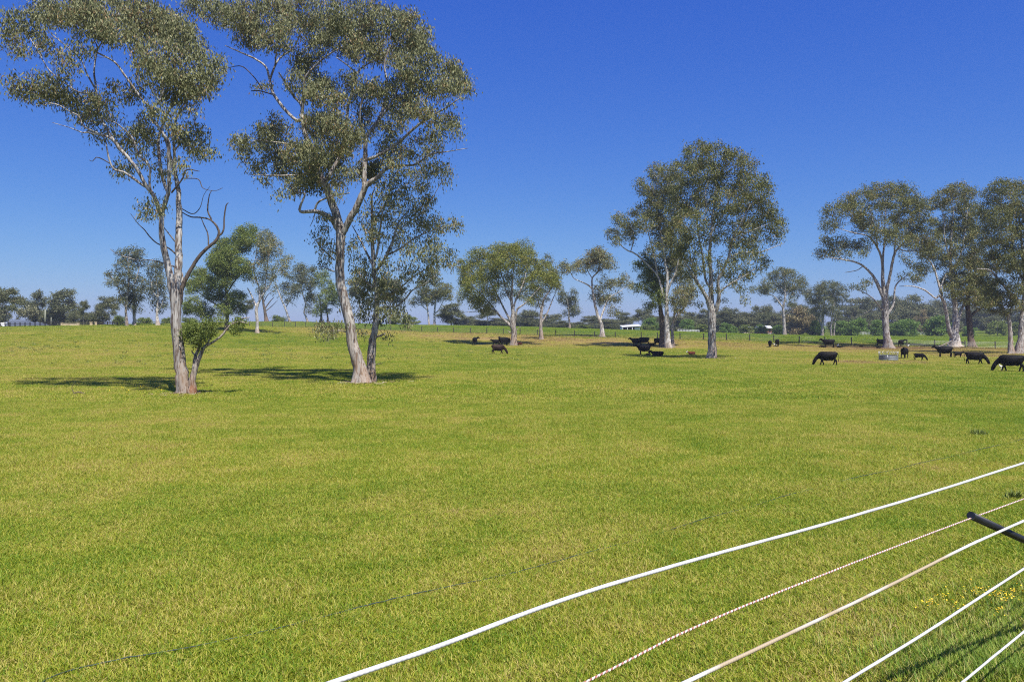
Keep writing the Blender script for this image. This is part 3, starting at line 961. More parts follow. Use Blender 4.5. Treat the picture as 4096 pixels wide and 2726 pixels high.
B2_LIMBS = [
    [(1483, 1520, 40), (1483, 1446, 33), (1486, 1400, 33), (1494, 1343, 28), (1503, 1291, 25), (1506, 1216, 20), (1506, 1159, 18), (1495, 1090, 18), (1494, 1044, 17), (1489, 958, 15), (1489, 872, 12), (1486, 797, 8), (1493, 765, 5)],
    [(1500, 1085, 12), (1517, 1067, 12), (1546, 1021, 11), (1575, 952, 9), (1592, 895, 7), (1632, 843, 4)],
    [(1546, 1021, 8), (1603, 993, 7), (1649, 958, 6), (1707, 930, 4), (1781, 907, 3), (1839, 892, 2)],
    [(1506, 1235, 8), (1552, 1222, 8), (1586, 1222, 8), (1626, 1188, 7), (1649, 1159, 6), (1695, 1136, 5), (1741, 1102, 3)],
    [(1506, 1200, 9), (1552, 1176, 8), (1609, 1142, 6), (1666, 1096, 5), (1724, 1067, 3)],
    [(1494, 1065, 9), (1463, 1004, 8), (1437, 952, 6), (1408, 901, 3)],
    [(1494, 1055, 9), (1510, 1000, 9), (1520, 920, 8), (1530, 850, 6), (1560, 760, 4)],
    [(1500, 1345, 9), (1523, 1337, 8), (1540, 1330, 4)],
    [(1489, 900, 8), (1530, 830, 6), (1580, 770, 5), (1660, 720, 3)],
    [(1506, 1160, 8), (1460, 1120, 6), (1425, 1080, 4)],
    [(1575, 952, 6), (1620, 900, 5), (1690, 850, 4), (1730, 790, 3), (1770, 720, 2)],
    [(1486, 1455, 4), (1515, 1450, 3), (1530, 1447, 2)],
]
B2_BLOBS = [(1742, 672, 44, 32, .8), (1665, 690, 52, 32, .7), (1780, 702, 26, 32, .8), (1570, 722, 44, 32, .7), (1697, 746, 44, 32, .7), (1538, 785, 48, 38, .7), (1621, 791, 44, 38, .7), (1704, 816, 40, 38, .8), (1570, 848, 52, 42, .65), (1653, 874, 48, 34, .8), (1729, 880, 44, 32, .8),
            (1806, 876, 32, 22, .6), (1474, 848, 34, 48, .55), (1512, 925, 42, 42, .6), (1602, 931, 46, 38, .6), (1685, 919, 42, 32, .7), (1748, 960, 42, 28, .8), (1724, 1027, 52, 36, .8), (1798, 1027, 36, 32, .8), (1655, 1010, 42, 32, .7), (1580, 998, 42, 36, .6), (1752, 1067, 40, 24, .7),
            (1695, 1090, 42, 28, .6), (1620, 1090, 42, 32, .6), (1552, 1079, 42, 32, .7), (1494, 1113, 42, 32, .8), (1437, 1102, 38, 32, .7), (1425, 1044, 34, 42, .6), (1414, 998, 30, 34, .5), (1460, 1182, 42, 32, .7), (1523, 1216, 52, 24, .8), (1552, 1251, 52, 22, .8), (1471, 1251, 42, 22, .7),
            (1397, 1205, 28, 28, .6), (1586, 1170, 38, 28, .6), (1517, 1268, 40, 16, .8), (1454, 1331, 13, 12, .8), (1598, 1236, 34, 18, .6), (1626, 1297, 8, 9), (1552, 1340, 9, 8), (1540, 1140, 40, 30, .6), (1840, 900, 20, 12, .5)]
photo_tree('gum_tree', 'slim twiggy companion gum with sparse leaves growing from the tallest trunk\'s foot', 'gum trees in the near paddock', (1483, 1520), 56.6, B2_LIMBS, B2_BLOBS,
           MAT['leaf_gum'], MAT['bark_grey'], 31, deep=2.6, spread=0.28, per=36, crad=0.50, ln=0.24, wd=0.078, droop=0.62, gap=1.3)

# ---- gums further out in the paddock
C_LIMBS = [
    [(2055, 1383, 30), (2056, 1350, 23), (2056, 1325, 22), (2052, 1303, 24), (2052, 1251, 15), (2046, 1198, 11), (2049, 1146, 8), (2052, 1103, 5), (2055, 1040, 3)],
    [(2048, 1312, 12), (2038, 1300, 12), (2003, 1268, 9), (1972, 1240, 7), (1916, 1246, 4), (1867, 1249, 2)],
    [(2048, 1298, 11), (2040, 1280, 10), (2024, 1251, 8), (2003, 1209, 7), (1982, 1167, 5), (1950, 1110, 3)],
    [(2056, 1300, 12), (2063, 1268, 10), (2070, 1237, 8), (2098, 1216, 6), (2126, 1188, 5), (2160, 1150, 3)],
    [(2053, 1240, 8), (2062, 1205, 7), (2080, 1165, 6), (2100, 1110, 4), (2110, 1040, 2)],
    [(2046, 1210, 7), (2025, 1165, 6), (2010, 1110, 4), (1990, 1050, 3)],
    [(2003, 1268, 6), (1960, 1215, 5), (1920, 1175, 4), (1880, 1140, 2)],
    [(2060, 1330, 4), (2072, 1315, 3), (2082, 1308, 2)],
    [(2046, 1334, 5), (2035, 1328, 4), (2031, 1326, 2)],
]
C_BLOBS = [(2021, 983, 46, 20), (2091, 986, 44, 22), (1986, 1006, 42, 26), (2056, 1010, 52, 30), (2126, 1018, 42, 30), (1926, 1018, 36, 18), (1891, 1034, 32, 24), (1944, 1047, 42, 30), (2003, 1051, 50, 34), (2073, 1054, 50, 34), (2133, 1058, 42, 34), (2179, 1084, 36, 26), (2207, 1105, 30, 24),
           (1867, 1070, 32, 24), (1898, 1086, 42, 30), (1848, 1105, 20, 20), (1951, 1096, 46, 30), (2021, 1100, 50, 34), (2091, 1110, 50, 34), (2154, 1117, 42, 30), (2196, 1138, 34, 24), (1858, 1131, 24, 22), (1898, 1131, 40, 28), (1951, 1145, 44, 28), (2021, 1152, 42, 26, .7), (2091, 1160, 42, 26, .7), (2144, 1167, 36, 26, .8),
           (1862, 1167, 22, 22), (1898, 1177, 34, 24), (1937, 1191, 36, 24), (1842, 1191, 12, 12), (1898, 1216, 30, 20, .8), (1933, 1226, 36, 20), (1979, 1209, 30, 20, .7), (2140, 1202, 30, 22, .6), (1940, 1245, 30, 12, .6), (2108, 1202, 24, 18, .5), (2056, 1180, 34, 18, .4)]
GD = 'gum trees standing further out in the paddock'
dC = hit(2054, 1381)[1]
photo_tree('gum_tree', 'round yellow green domed gum with fanning stems, cattle in its shade', GD, (2054, 1383), dC, C_LIMBS, C_BLOBS, MAT['leaf_yellow'], MAT['bark_grey'], 41, deep=5.5, per=40, crad=0.75, ln=0.34, wd=0.12, droop=0.45, gap=1.2)

K_LIMBS = [
    [(2166, 1357, 20), (2164, 1330, 15), (2163, 1303, 13), (2165, 1251, 12), (2170, 1220, 10), (2175, 1198, 8), (2190, 1175, 6), (2203, 1150, 4), (2200, 1090, 3)],
    [(2166, 1290, 6), (2182, 1265, 6), (2200, 1225, 5), (2210, 1198, 4), (2225, 1165, 2)],
    [(2166, 1240, 5), (2150, 1200, 4), (2140, 1165, 3)],
    [(2195, 1100, 3), (2205, 1070, 2), (2214, 1035, 1.5)],
    [(2198, 1090, 2.5), (2190, 1060, 2), (2196, 1020, 1.2)],
]
K_BLOBS = [(2189, 1050, 22, 22, .8), (2224, 1124, 24, 22, .9), (2231, 1148, 15, 16), (2182, 1180, 26, 20, .7), (2196, 1085, 22, 22, .8), (2150, 1170, 22, 18, .7), (2215, 1090, 20, 18), (2170, 1215, 14, 16, .6)]
photo_tree('gum_tree', 'thin straggly gum with flaking trunk just behind the round yellow green gum', GD, (2166, 1357), hit(2166, 1357)[1], K_LIMBS, K_BLOBS, MAT['leaf_olive'], MAT['bark_grey'], 42, deep=2.0, per=34, crad=0.7, ln=0.34, wd=0.12, droop=0.5, gap=1.0)

D_LIMBS = [
    [(2848, 1432, 44), (2848, 1400, 34), (2848, 1364, 31), (2847, 1306, 30), (2847, 1260, 34), (2845, 1225, 26), (2844, 1191, 21), (2844, 1105, 16), (2838, 1019, 13), (2844, 933, 10), (2850, 864, 8), (2858, 818, 6), (2865, 740, 4)],
    [(2841, 1235, 20), (2832, 1205, 18), (2821, 1180, 15), (2792, 1134, 12), (2763, 1088, 9), (2735, 1040, 6), (2710, 980, 4)],
    [(2853, 1260, 18), (2867, 1232, 18), (2876, 1180, 14), (2872, 1123, 12), (2895, 1077, 10), (2913, 1031, 9), (2930, 962, 7), (2965, 890, 5), (3000, 820, 3)],
    [(2874, 1180, 8), (2890, 1158, 7), (2924, 1134, 6), (2975, 1105, 4), (3020, 1075, 3)],
    [(2840, 1150, 10), (2821, 1111, 9), (2809, 1019, 8), (2792, 927, 7), (2785, 840, 5), (2800, 740, 4)],
    [(2913, 1031, 6), (2970, 1010, 5), (3039, 1008, 4), (3096, 988, 3), (3136, 973, 1.5)],
    [(2844, 933, 6), (2890, 860, 5), (2930, 770, 4), (2960, 690, 3)],
    [(2930, 962, 5), (2990, 930, 4), (3060, 900, 3)],
    [(2848, 870, 5), (2820, 790, 4), (2840, 700, 3)],
    [(2792, 1134, 6), (2770, 1060, 5), (2755, 990, 4), (2740, 900, 3)],
]
D_BLOBS = [(2867, 614, 68, 38), (2798, 637, 58, 38), (2924, 625, 54, 38), (2981, 671, 44, 38), (2844, 692, 72, 42), (2924, 709, 62, 42), (2999, 726, 48, 42), (3050, 722, 34, 36), (2775, 700, 48, 36), (2752, 772, 62, 46), (2821, 767, 54, 42), (2901, 790, 54, 42, .8), (2970, 784, 54, 42), (3039, 778, 44, 38),
           (3062, 826, 34, 28), (2981, 847, 54, 42, .85), (2918, 859, 48, 42, .8), (2786, 836, 62, 42), (2717, 813, 44, 42), (3096, 872, 34, 28), (3119, 906, 25, 28), (3056, 906, 44, 38, .9), (2993, 916, 48, 38, .8), (2924, 927, 44, 38, .75), (2867, 904, 44, 42, .75), (2763, 904, 62, 46), (2717, 962, 52, 42, .9), (2763, 996, 48, 38, .9),
           (3090, 947, 30, 20, .8), (3010, 973, 44, 34, .7), (2941, 996, 44, 34, .6), (3039, 1010, 34, 28, .7), (2976, 1036, 40, 34, .7), (3045, 1054, 34, 28, .8), (2901, 1054, 34, 28, .6), (2855, 1065, 34, 34, .5), (2798, 1065, 42, 34, .7), (2746, 1054, 38, 34, .8), (2924, 1100, 38, 28, .6), (2999, 1096, 38, 28, .8),
           (2958, 1145, 38, 24, .6), (2878, 1151, 24, 20, .5), (2970, 1185, 20, 16, .7), (2798, 1163, 20, 28, .5), (2798, 1208, 16, 12, .6), (2895, 1197, 10, 10, .6), (2840, 980, 40, 40, .5)]
photo_tree('gum_tree', 'tall full crowned gum with thick peeling trunk in front of the pale trunk cluster', GD, (2848, 1432), hit(2848, 1432)[1], D_LIMBS, D_BLOBS, MAT['leaf_olive'], MAT['bark_pale'], 43, deep=5.0, per=36, crad=0.62, ln=0.30, wd=0.10, droop=0.55, gap=1.15)

E_LIMBS = [
    [(2674, 1392, 34), (2671, 1360, 25), (2669, 1335, 22), (2667, 1278, 18), (2666, 1191, 14), (2669, 1105, 11), (2660, 1048, 9), (2654, 996, 7), (2640, 900, 5), (2660, 800, 3)],
    [(2666, 1222, 9), (2648, 1163, 9), (2631, 1105, 8), (2597, 1065, 8), (2562, 1031, 7), (2534, 1011, 6), (2511, 1002, 5), (2485, 982, 4), (2465, 950, 3)],
    [(2668, 1172, 9), (2684, 1130, 8), (2700, 1094, 7), (2715, 1030, 5), (2720, 940, 4), (2710, 830, 3)],
    [(2523, 1005, 4), (2534, 962, 4), (2530, 920, 3), (2500, 880, 2)],
    [(2631, 1105, 6), (2620, 1040, 5), (2600, 960, 4), (2580, 880, 3), (2560, 800, 2)],
    [(2654, 996, 5), (2690, 930, 4), (2700, 840, 3), (2720, 720, 2)],
    [(2640, 900, 4), (2620, 800, 3), (2630, 710, 2)],
]
E_BLOBS = [(2625, 694, 36, 28), (2677, 688, 44, 32), (2723, 682, 36, 28), (2568, 751, 26, 24), (2597, 762, 30, 28), (2660, 734, 44, 34), (2706, 734, 40, 34), (2620, 790, 44, 34), (2671, 790, 44, 34), (2545, 838, 26, 24), (2591, 832, 38, 28), (2637, 853, 44, 34), (2689, 859, 44, 38), (2580, 889, 34, 28), (2625, 904, 38, 32),
           (2482, 878, 34, 24), (2448, 929, 24, 20), (2494, 912, 30, 24), (2465, 957, 15, 15), (2545, 918, 32, 26, .7), (2516, 941, 28, 18, .7), (2637, 950, 44, 38, .8), (2683, 927, 44, 38), (2677, 991, 48, 38), (2620, 996, 38, 32, .8), (2625, 1048, 38, 32, .8), (2580, 1015, 24, 22, .7), (2706, 1036, 44, 34)]
dE = hit(2674, 1391)[1]
GE = 'gums in the pale trunk cluster'
photo_tree('gum_tree', 'pale slender trunked gum reaching left, front stem of the trunk cluster', GE, (2674, 1392), dE, E_LIMBS, E_BLOBS, MAT['leaf_olive'], MAT['bark_white'], 44, deep=4.5, per=38, crad=0.75, ln=0.36, wd=0.125, droop=0.5, gap=1.15)
photo_tree('gum_tree', 'dark trunked low crowned gum, left stem of the trunk cluster', GE, (2650, 1382), dE + 3,
           [[(2650, 1382, 30), (2649, 1330, 24), (2648, 1278, 22), (2643, 1237, 17), (2636, 1190, 12), (2625, 1140, 8), (2600, 1100, 5)], [(2640, 1215, 8), (2610, 1175, 6), (2575, 1150, 3)], [(2640, 1200, 8), (2655, 1150, 6), (2650, 1080, 4)]],
           [(2580, 1096, 30, 28), (2620, 1111, 38, 38), (2557, 1067, 20, 24), (2562, 1157, 25, 15), (2608, 1163, 38, 32), (2637, 1197, 38, 32), (2597, 1214, 24, 18), (2650, 1120, 36, 32), (2620, 1234, 15, 11), (2600, 1060, 30, 24)],
           MAT['leaf_green'], MAT['bark_dark'], 45, deep=3.5, per=38, crad=0.7, ln=0.34, wd=0.12, droop=0.5, gap=1.2)
photo_tree('gum_tree', 'thin brownish gum bending right behind the pale trunk cluster', GE, (2692, 1380), dE + 1.5,
           [[(2692, 1380, 17), (2690, 1340, 13), (2689, 1306, 12), (2695, 1275, 11), (2723, 1243, 9), (2746, 1203, 7), (2750, 1150, 4)], [(2692, 1285, 7), (2700, 1230, 6), (2712, 1170, 4), (2706, 1110, 2)]],
           [(2706, 1096, 38, 42), (2740, 1130, 38, 32), (2717, 1168, 34, 36), (2706, 1220, 32, 26), (2746, 1209, 24, 22), (2760, 1170, 20, 20)],
           MAT['leaf_gum'], MAT['bark_pale'], 46, deep=2.5, per=36, crad=0.65, ln=0.34, wd=0.12, droop=0.5, gap=1.1)

F_LIMBS = [
    [(3554, 1392, 46), (3549, 1365, 32), (3546, 1343, 27), (3543, 1289, 25), (3540, 1236, 26), (3540, 1182, 24), (3532, 1130, 15), (3529, 1048, 10), (3512, 995, 8), (3475, 946, 6), (3410, 930, 4), (3357, 914, 2)],
    [(3536, 1190, 16), (3517, 1150, 14), (3491, 1102, 10), (3453, 1064, 8), (3421, 1048, 7), (3367, 1037, 5), (3303, 1027, 3), (3266, 1016, 2)],
    [(3530, 1110, 9), (3533, 1021, 8), (3539, 957, 6), (3540, 880, 4), (3545, 800, 3)],
    [(3543, 1190, 15), (3550, 1145, 13), (3560, 1102, 11), (3576, 1021, 9), (3592, 995, 7), (3625, 960, 5), (3660, 900, 3)],
    [(3549, 1260, 10), (3565, 1235, 9), (3576, 1209, 8), (3582, 1145, 6), (3614, 1112, 4), (3650, 1090, 2)],
    [(3538, 1250, 6), (3510, 1215, 5), (3485, 1188, 4), (3437, 1161, 3), (3400, 1155, 1.5)],
    [(3576, 1021, 6), (3585, 940, 5), (3600, 850, 3), (3600, 780, 2)],
    [(3512, 995, 5), (3500, 920, 4), (3480, 840, 3)],
    [(3453, 1064, 4), (3430, 1080, 3), (3410, 1085, 3), (3380, 1090, 2)],
    [(3592, 995, 5), (3640, 1005, 4), (3690, 990, 2)],
    [(3367, 1037, 3), (3350, 1010, 3), (3320, 970, 2)],
]
F_BLOBS = [(3592, 750, 40, 22), (3539, 750, 44, 24), (3480, 761, 34, 20), (3641, 782, 34, 28), (3432, 793, 44, 24), (3496, 803, 52, 28), (3571, 803, 52, 28), (3646, 818, 44, 28), (3694, 836, 34, 32), (3378, 814, 38, 24), (3325, 831, 30, 22), (3300, 856, 15, 16), (3410, 850, 44, 28), (3475, 861, 48, 28), (3550, 861, 48, 28),
           (3625, 871, 48, 32), (3700, 888, 38, 32), (3314, 899, 26, 20), (3357, 889, 32, 18, .6), (3432, 904, 38, 24), (3517, 914, 48, 28), (3592, 925, 44, 28), (3667, 936, 44, 32), (3726, 936, 32, 32), (3319, 963, 26, 20), (3362, 974, 34, 20), (3410, 990, 34, 20, .9), (3453, 969, 30, 20, .8), (3287, 1011, 26, 14), (3330, 1006, 30, 17),
           (3373, 1016, 25, 12, .8), (3453, 1016, 28, 18, .5), (3496, 968, 26, 20, .5), (3571, 968, 34, 24, .8), (3635, 973, 44, 28), (3689, 989, 38, 32), (3625, 1021, 24, 16, .5), (3421, 1150, 17, 11, .8), (3464, 1146, 25, 15, .7), (3394, 1148, 12, 8, .8), (3625, 1096, 20, 16, .6), (3667, 1112, 26, 18, .7), (3651, 1048, 26, 20, .6)]
dF = hit(3552, 1391)[1]
GF = 'gums by the post and wire fence'
photo_tree('gum_tree', 'broad umbrella crowned gum with single smooth trunk behind the hay ring', GF, (3554, 1392), dF, F_LIMBS, F_BLOBS, MAT['leaf_olive'], MAT['bark_pale'], 47, deep=6.0, per=38, crad=0.75, ln=0.36, wd=0.125, droop=0.5, gap=1.15)

G_LIMBS = [
    [(3822, 1389, 56), (3822, 1365, 42), (3821, 1332, 34), (3823, 1289, 25), (3820, 1214, 19), (3806, 1129, 13), (3802, 1021, 10), (3807, 914, 7), (3815, 830, 4)],
    [(3812, 1350, 17), (3801, 1335, 17), (3791, 1289, 15), (3777, 1214, 12), (3758, 1182, 9), (3742, 1193, 6), (3700, 1161, 6), (3651, 1145, 4), (3598, 1145, 2)],
    [(3778, 1220, 9), (3753, 1129, 8), (3732, 1064, 6), (3700, 1027, 4), (3660, 1018, 2)],
    [(3828, 1310, 15), (3834, 1280, 13), (3847, 1236, 10), (3866, 1190, 7), (3880, 1110, 5), (3890, 1000, 4)],
    [(3805, 1110, 7), (3840, 1030, 6), (3860, 930, 4), (3870, 830, 3)],
    [(3804, 1050, 6), (3780, 960, 5), (3775, 870, 3), (3760, 810, 2)],
    [(3777, 1214, 6), (3765, 1150, 5), (3790, 1080, 3)],
]
G_BLOBS = [(3828, 761, 44, 22), (3775, 777, 44, 24), (3871, 782, 34, 28), (3742, 814, 34, 24), (3812, 823, 48, 32), (3876, 834, 38, 32), (3780, 877, 44, 32), (3850, 888, 44, 32), (3908, 888, 40, 36), (3785, 936, 44, 32), (3850, 946, 44, 36), (3908, 952, 40, 36), (3737, 989, 38, 28), (3710, 1016, 30, 24), (3791, 1000, 38, 32),
           (3850, 1011, 44, 36), (3914, 1021, 40, 36), (3764, 1043, 38, 28), (3828, 1070, 44, 36), (3892, 1086, 44, 36), (3791, 1107, 34, 28), (3850, 1134, 44, 36), (3914, 1145, 40, 32), (3801, 1161, 34, 28), (3866, 1187, 44, 32), (3930, 1209, 34, 24), (3828, 1193, 28, 24), (3678, 1086, 20, 20, .6), (3700, 1064, 26, 20, .6), (3650, 1120, 18, 14, .5)]
dG = hit(3822, 1388)[1]
photo_tree('gum_tree', 'dense olive gum with several stems rising from one swollen pale foot', GF, (3822, 1389), dG, G_LIMBS, G_BLOBS, MAT['leaf_olive'], MAT['bark_white'], 48, deep=5.0, per=40, crad=0.75, ln=0.36, wd=0.125, droop=0.5, gap=1.2)
photo_tree('gum_tree', 'dark straight trunked gum immediately right of the several stemmed gum', GF, (3888, 1389), dG + 1,
           [[(3888, 1389, 34), (3884, 1365, 26), (3882, 1343, 23), (3878, 1290, 23), (3876, 1262, 22), (3872, 1225, 15), (3880, 1160, 10), (3900, 1080, 6)], [(3878, 1270, 12), (3898, 1250, 11), (3930, 1228, 8), (3960, 1190, 5)], [(3874, 1250, 8), (3862, 1225, 7), (3850, 1190, 4)]],
           [(3900, 1080, 30, 28), (3930, 1110, 34, 30), (3957, 1150, 34, 28), (3940, 1190, 34, 24), (3900, 1160, 34, 28), (3975, 1190, 24, 20)],
           MAT['leaf_olive'], MAT['bark_dark'], 49, deep=3.0, per=36, crad=0.7, ln=0.36, wd=0.125, droop=0.5, gap=1.1)

I_LIMBS = [
    [(4082, 1412, 56), (4083, 1375, 36), (4085, 1343, 27), (4091, 1262, 21), (4096, 1210, 18), (4100, 1120, 13), (4090, 1000, 10), (4080, 900, 6), (4070, 800, 3)],
    [(4092, 1240, 12), (4075, 1209, 12), (4037, 1166, 11), (3989, 1112, 9), (3957, 1080, 7), (3908, 1075, 4)],
    [(4098, 1140, 9), (4060, 1040, 7), (4048, 957, 6), (4040, 860, 4), (4050, 780, 2)],
    [(3989, 1112, 6), (3975, 1050, 5), (3965, 960, 4), (3970, 860, 2)],
    [(4060, 1040, 5), (4020, 980, 4), (4000, 900, 3), (4005, 800, 2)],
]
I_BLOBS = [(4053, 750, 44, 22), (4000, 761, 38, 22), (4085, 772, 34, 28), (3967, 793, 34, 28), (4026, 807, 48, 32), (4075, 834, 44, 36), (3957, 845, 38, 32), (4000, 866, 44, 36), (4048, 888, 44, 36), (4096, 904, 36, 36), (3962, 914, 40, 36), (4016, 936, 44, 36), (4075, 957, 44, 36), (3957, 984, 40, 36), (4010, 1000, 44, 36), (4064, 1021, 44, 36),
           (3967, 1043, 38, 32), (4026, 1064, 44, 36), (4080, 1086, 44, 36), (3957, 1118, 38, 32, .9), (4010, 1139, 44, 32), (4064, 1161, 44, 32), (3962, 1177, 38, 28, .8), (4021, 1198, 38, 28, .8), (4075, 1209, 34, 28, .7), (4130, 800, 44, 44), (4140, 920, 48, 50), (4140, 1050, 48, 50), (4130, 1160, 40, 34), (4190, 900, 50, 60), (4190, 1050, 50, 60)]
dI = hit(4070, 1414)[1]
photo_tree('gum_tree', 'large olive gum with flared foot at the picture\'s right edge', 'gums at the picture edge', (4082, 1414), dI, I_LIMBS, I_BLOBS, MAT['leaf_olive'], MAT['bark_pale'], 50, deep=4.5, per=36, crad=0.62, ln=0.30, wd=0.105, droop=0.5, gap=1.15)
photo_tree('gum_tree', 'thinner curving trunk with low leaves beside the flared edge gum', 'gums at the picture edge', (4043, 1420), dI - 0.6,
           [[(4043, 1420, 30), (4043, 1390, 20), (4042, 1370, 18), (4040, 1316, 15), (4032, 1262, 11), (4012, 1240, 8), (3985, 1215, 5), (3965, 1195, 3)], [(4036, 1280, 7), (4045, 1230, 6), (4040, 1180, 4)], [(4030, 1258, 5), (4010, 1225, 4), (4005, 1190, 2)]],
           [(3973, 1225, 30, 20, .9), (4016, 1246, 25, 18, .8), (3990, 1190, 30, 20), (4040, 1190, 30, 20), (3950, 1205, 20, 16, .8)],
           MAT['leaf_olive'], MAT['bark_grey'], 51, deep=1.5, per=34, crad=0.5, ln=0.28, wd=0.10, droop=0.5, gap=1.1)

J_LIMBS = [
    [(2411, 1347, 26), (2408, 1320, 17), (2405, 1295, 14), (2392, 1266, 12), (2378, 1209, 10), (2371, 1163, 8), (2368, 1145, 7), (2370, 1110, 6), (2392, 1085, 5), (2400, 1040, 3)],
    [(2370, 1155, 7), (2351, 1139, 6), (2319, 1124, 4), (2295, 1112, 3), (2280, 1085, 2)],
    [(2400, 1285, 7), (2413, 1243, 7), (2436, 1191, 5), (2476, 1168, 3), (2510, 1140, 2)],
    [(2392, 1085, 4), (2420, 1065, 3), (2435, 1040, 2)],
    [(2370, 1115, 4), (2350, 1080, 3), (2345, 1050, 2)],
]
J_BLOBS = [(2266, 1067, 26, 18), (2301, 1060, 30, 21), (2337, 1052, 34, 24), (2365, 1028, 34, 22), (2393, 1018, 32, 18), (2384, 1030, 36, 18), (2425, 1037, 30, 24), (2384, 1059, 36, 20), (2432, 1058, 24, 16, .8), (2407, 1117, 20, 16, .6), (2413, 1168, 40, 28, .8), (2448, 1134, 32, 20), (2488, 1111, 25, 16), (2516, 1134, 20, 14), (2425, 1214, 36, 24, .8), (2453, 1243, 24, 20, .8), (2384, 1180, 24, 20, .6), (2465, 1191, 20, 16, .7), (2530, 1145, 12, 9, .7)]
photo_tree('gum_tree', 'leaning gum with flat topped crown reaching left near the fence line', GD, (2411, 1347), hit(2411, 1347)[1], J_LIMBS, J_BLOBS, MAT['leaf_gum'], MAT['bark_white'], 52, deep=4.0, per=36, crad=0.85, ln=0.44, wd=0.15, droop=0.45, gap=1.1)

L_LIMBS = [[(2279, 1318, 10), (2277, 1290, 8), (2275, 1268, 7), (2273, 1233, 5), (2268, 1200, 3)], [(2275, 1262, 4), (2290, 1230, 3), (2296, 1190, 2)], [(2276, 1275, 3), (2300, 1250, 2)]]
L_BLOBS = [(2242, 1177, 15, 17), (2259, 1191, 19, 17), (2294, 1177, 17, 18), (2266, 1216, 17, 15), (2291, 1209, 19, 17), (2308, 1237, 17, 18), (2287, 1253, 19, 15, .8), (2262, 1245, 12, 12, .6)]
FAR = dict(per=34, crad=1.0, ln=0.55, wd=0.20, droop=0.35)
photo_tree('gum_tree', 'small clumpy gum alone on the far field between the two big paddock gums', None, (2279, 1318), 290, L_LIMBS, L_BLOBS, MAT['leaf_far'], MAT['bark_grey'], 53, deep=2.5, gap=1.1, **FAR)

# ---- left rise
N_LIMBS = [[(508, 1305, 15), (505, 1270, 10), (503, 1239, 9), (510, 1180, 8), (516, 1110, 6), (512, 1050, 4), (520, 1010, 2)], [(503, 1235, 5), (485, 1190, 5), (468, 1140, 4), (445, 1105, 2)], [(512, 1170, 5), (540, 1130, 4), (560, 1060, 3)], [(468, 1140, 3), (450, 1125, 2), (420, 1118, 1.5)]]
N_BLOBS = [(492, 1012, 22, 13), (530, 1013, 27, 15), (555, 1012, 18, 16), (509, 1038, 31, 17), (550, 1045, 31, 19), (486, 1046, 12, 12), (516, 1065, 26, 17), (475, 1066, 12, 10), (516, 1093, 22, 19), (448, 1094, 19, 13), (475, 1104, 22, 15), (458, 1121, 22, 12, .7), (435, 1128, 15, 8, .7), (543, 1113, 26, 18), (570, 1120, 16, 15), (492, 1140, 30, 17), (536, 1144, 30, 18), (492, 1171, 30, 18), (482, 1201, 26, 17, .9)]
GN = 'trees along the left skyline'
photo_tree('gum_tree', 'tall rugged gum with broken outline on the left skyline, taller of two neighbours', GN, (508, 1305), 176, N_LIMBS, N_BLOBS, MAT['leaf_far'], MAT['bark_grey'], 54, deep=3.0, per=36, crad=0.85, ln=0.42, wd=0.15, droop=0.4, gap=1.1)
photo_tree('gum_tree', 'pale trunked gum touching the right side of the rugged skyline gum', GN, (537, 1305), 179,
           [[(537, 1305, 16), (537, 1280, 12), (536, 1256, 11), (535, 1200, 8), (532, 1154, 5)], [(536, 1250, 5), (555, 1210, 4), (568, 1160, 2)]],
           [(536, 1180, 26, 18), (570, 1154, 15, 16), (530, 1205, 26, 18), (560, 1184, 17, 13), (526, 1222, 24, 15), (550, 1228, 17, 13)], MAT['leaf_far'], MAT['bark_white'], 55, deep=2.5, per=36, crad=0.85, ln=0.42, wd=0.15, droop=0.4, gap=1.0)
O_LIMBS = [[(630, 1304, 19), (629, 1280, 13), (628, 1256, 10), (632, 1188, 7), (626, 1130, 5), (622, 1070, 2)], [(630, 1250, 5), (645, 1225, 4), (655, 1190, 2)], [(631, 1195, 4), (612, 1165, 3), (602, 1120, 2)]]
O_BLOBS = [(621, 1050, 20, 12), (604, 1063, 15, 12), (638, 1066, 19, 15), (592, 1087, 12, 12), (621, 1094, 25, 17), (611, 1120, 22, 17), (645, 1113, 17, 17), (621, 1147, 26, 17), (604, 1164, 15, 13), (652, 1154, 17, 17), (604, 1194, 17, 12), (642, 1188, 25, 17), (621, 1218, 22, 14, .8), (659, 1211, 17, 13), (642, 1239, 15, 9, .7)]
photo_tree('gum_tree', 'narrow upright skyline gum with white foot just left of the forked gum', GN, (630, 1304), 180, O_LIMBS, O_BLOBS, MAT['leaf_far'], MAT['bark_white'], 56, deep=2.6, per=36, crad=0.85, ln=0.42, wd=0.15, droop=0.4, gap=1.05)

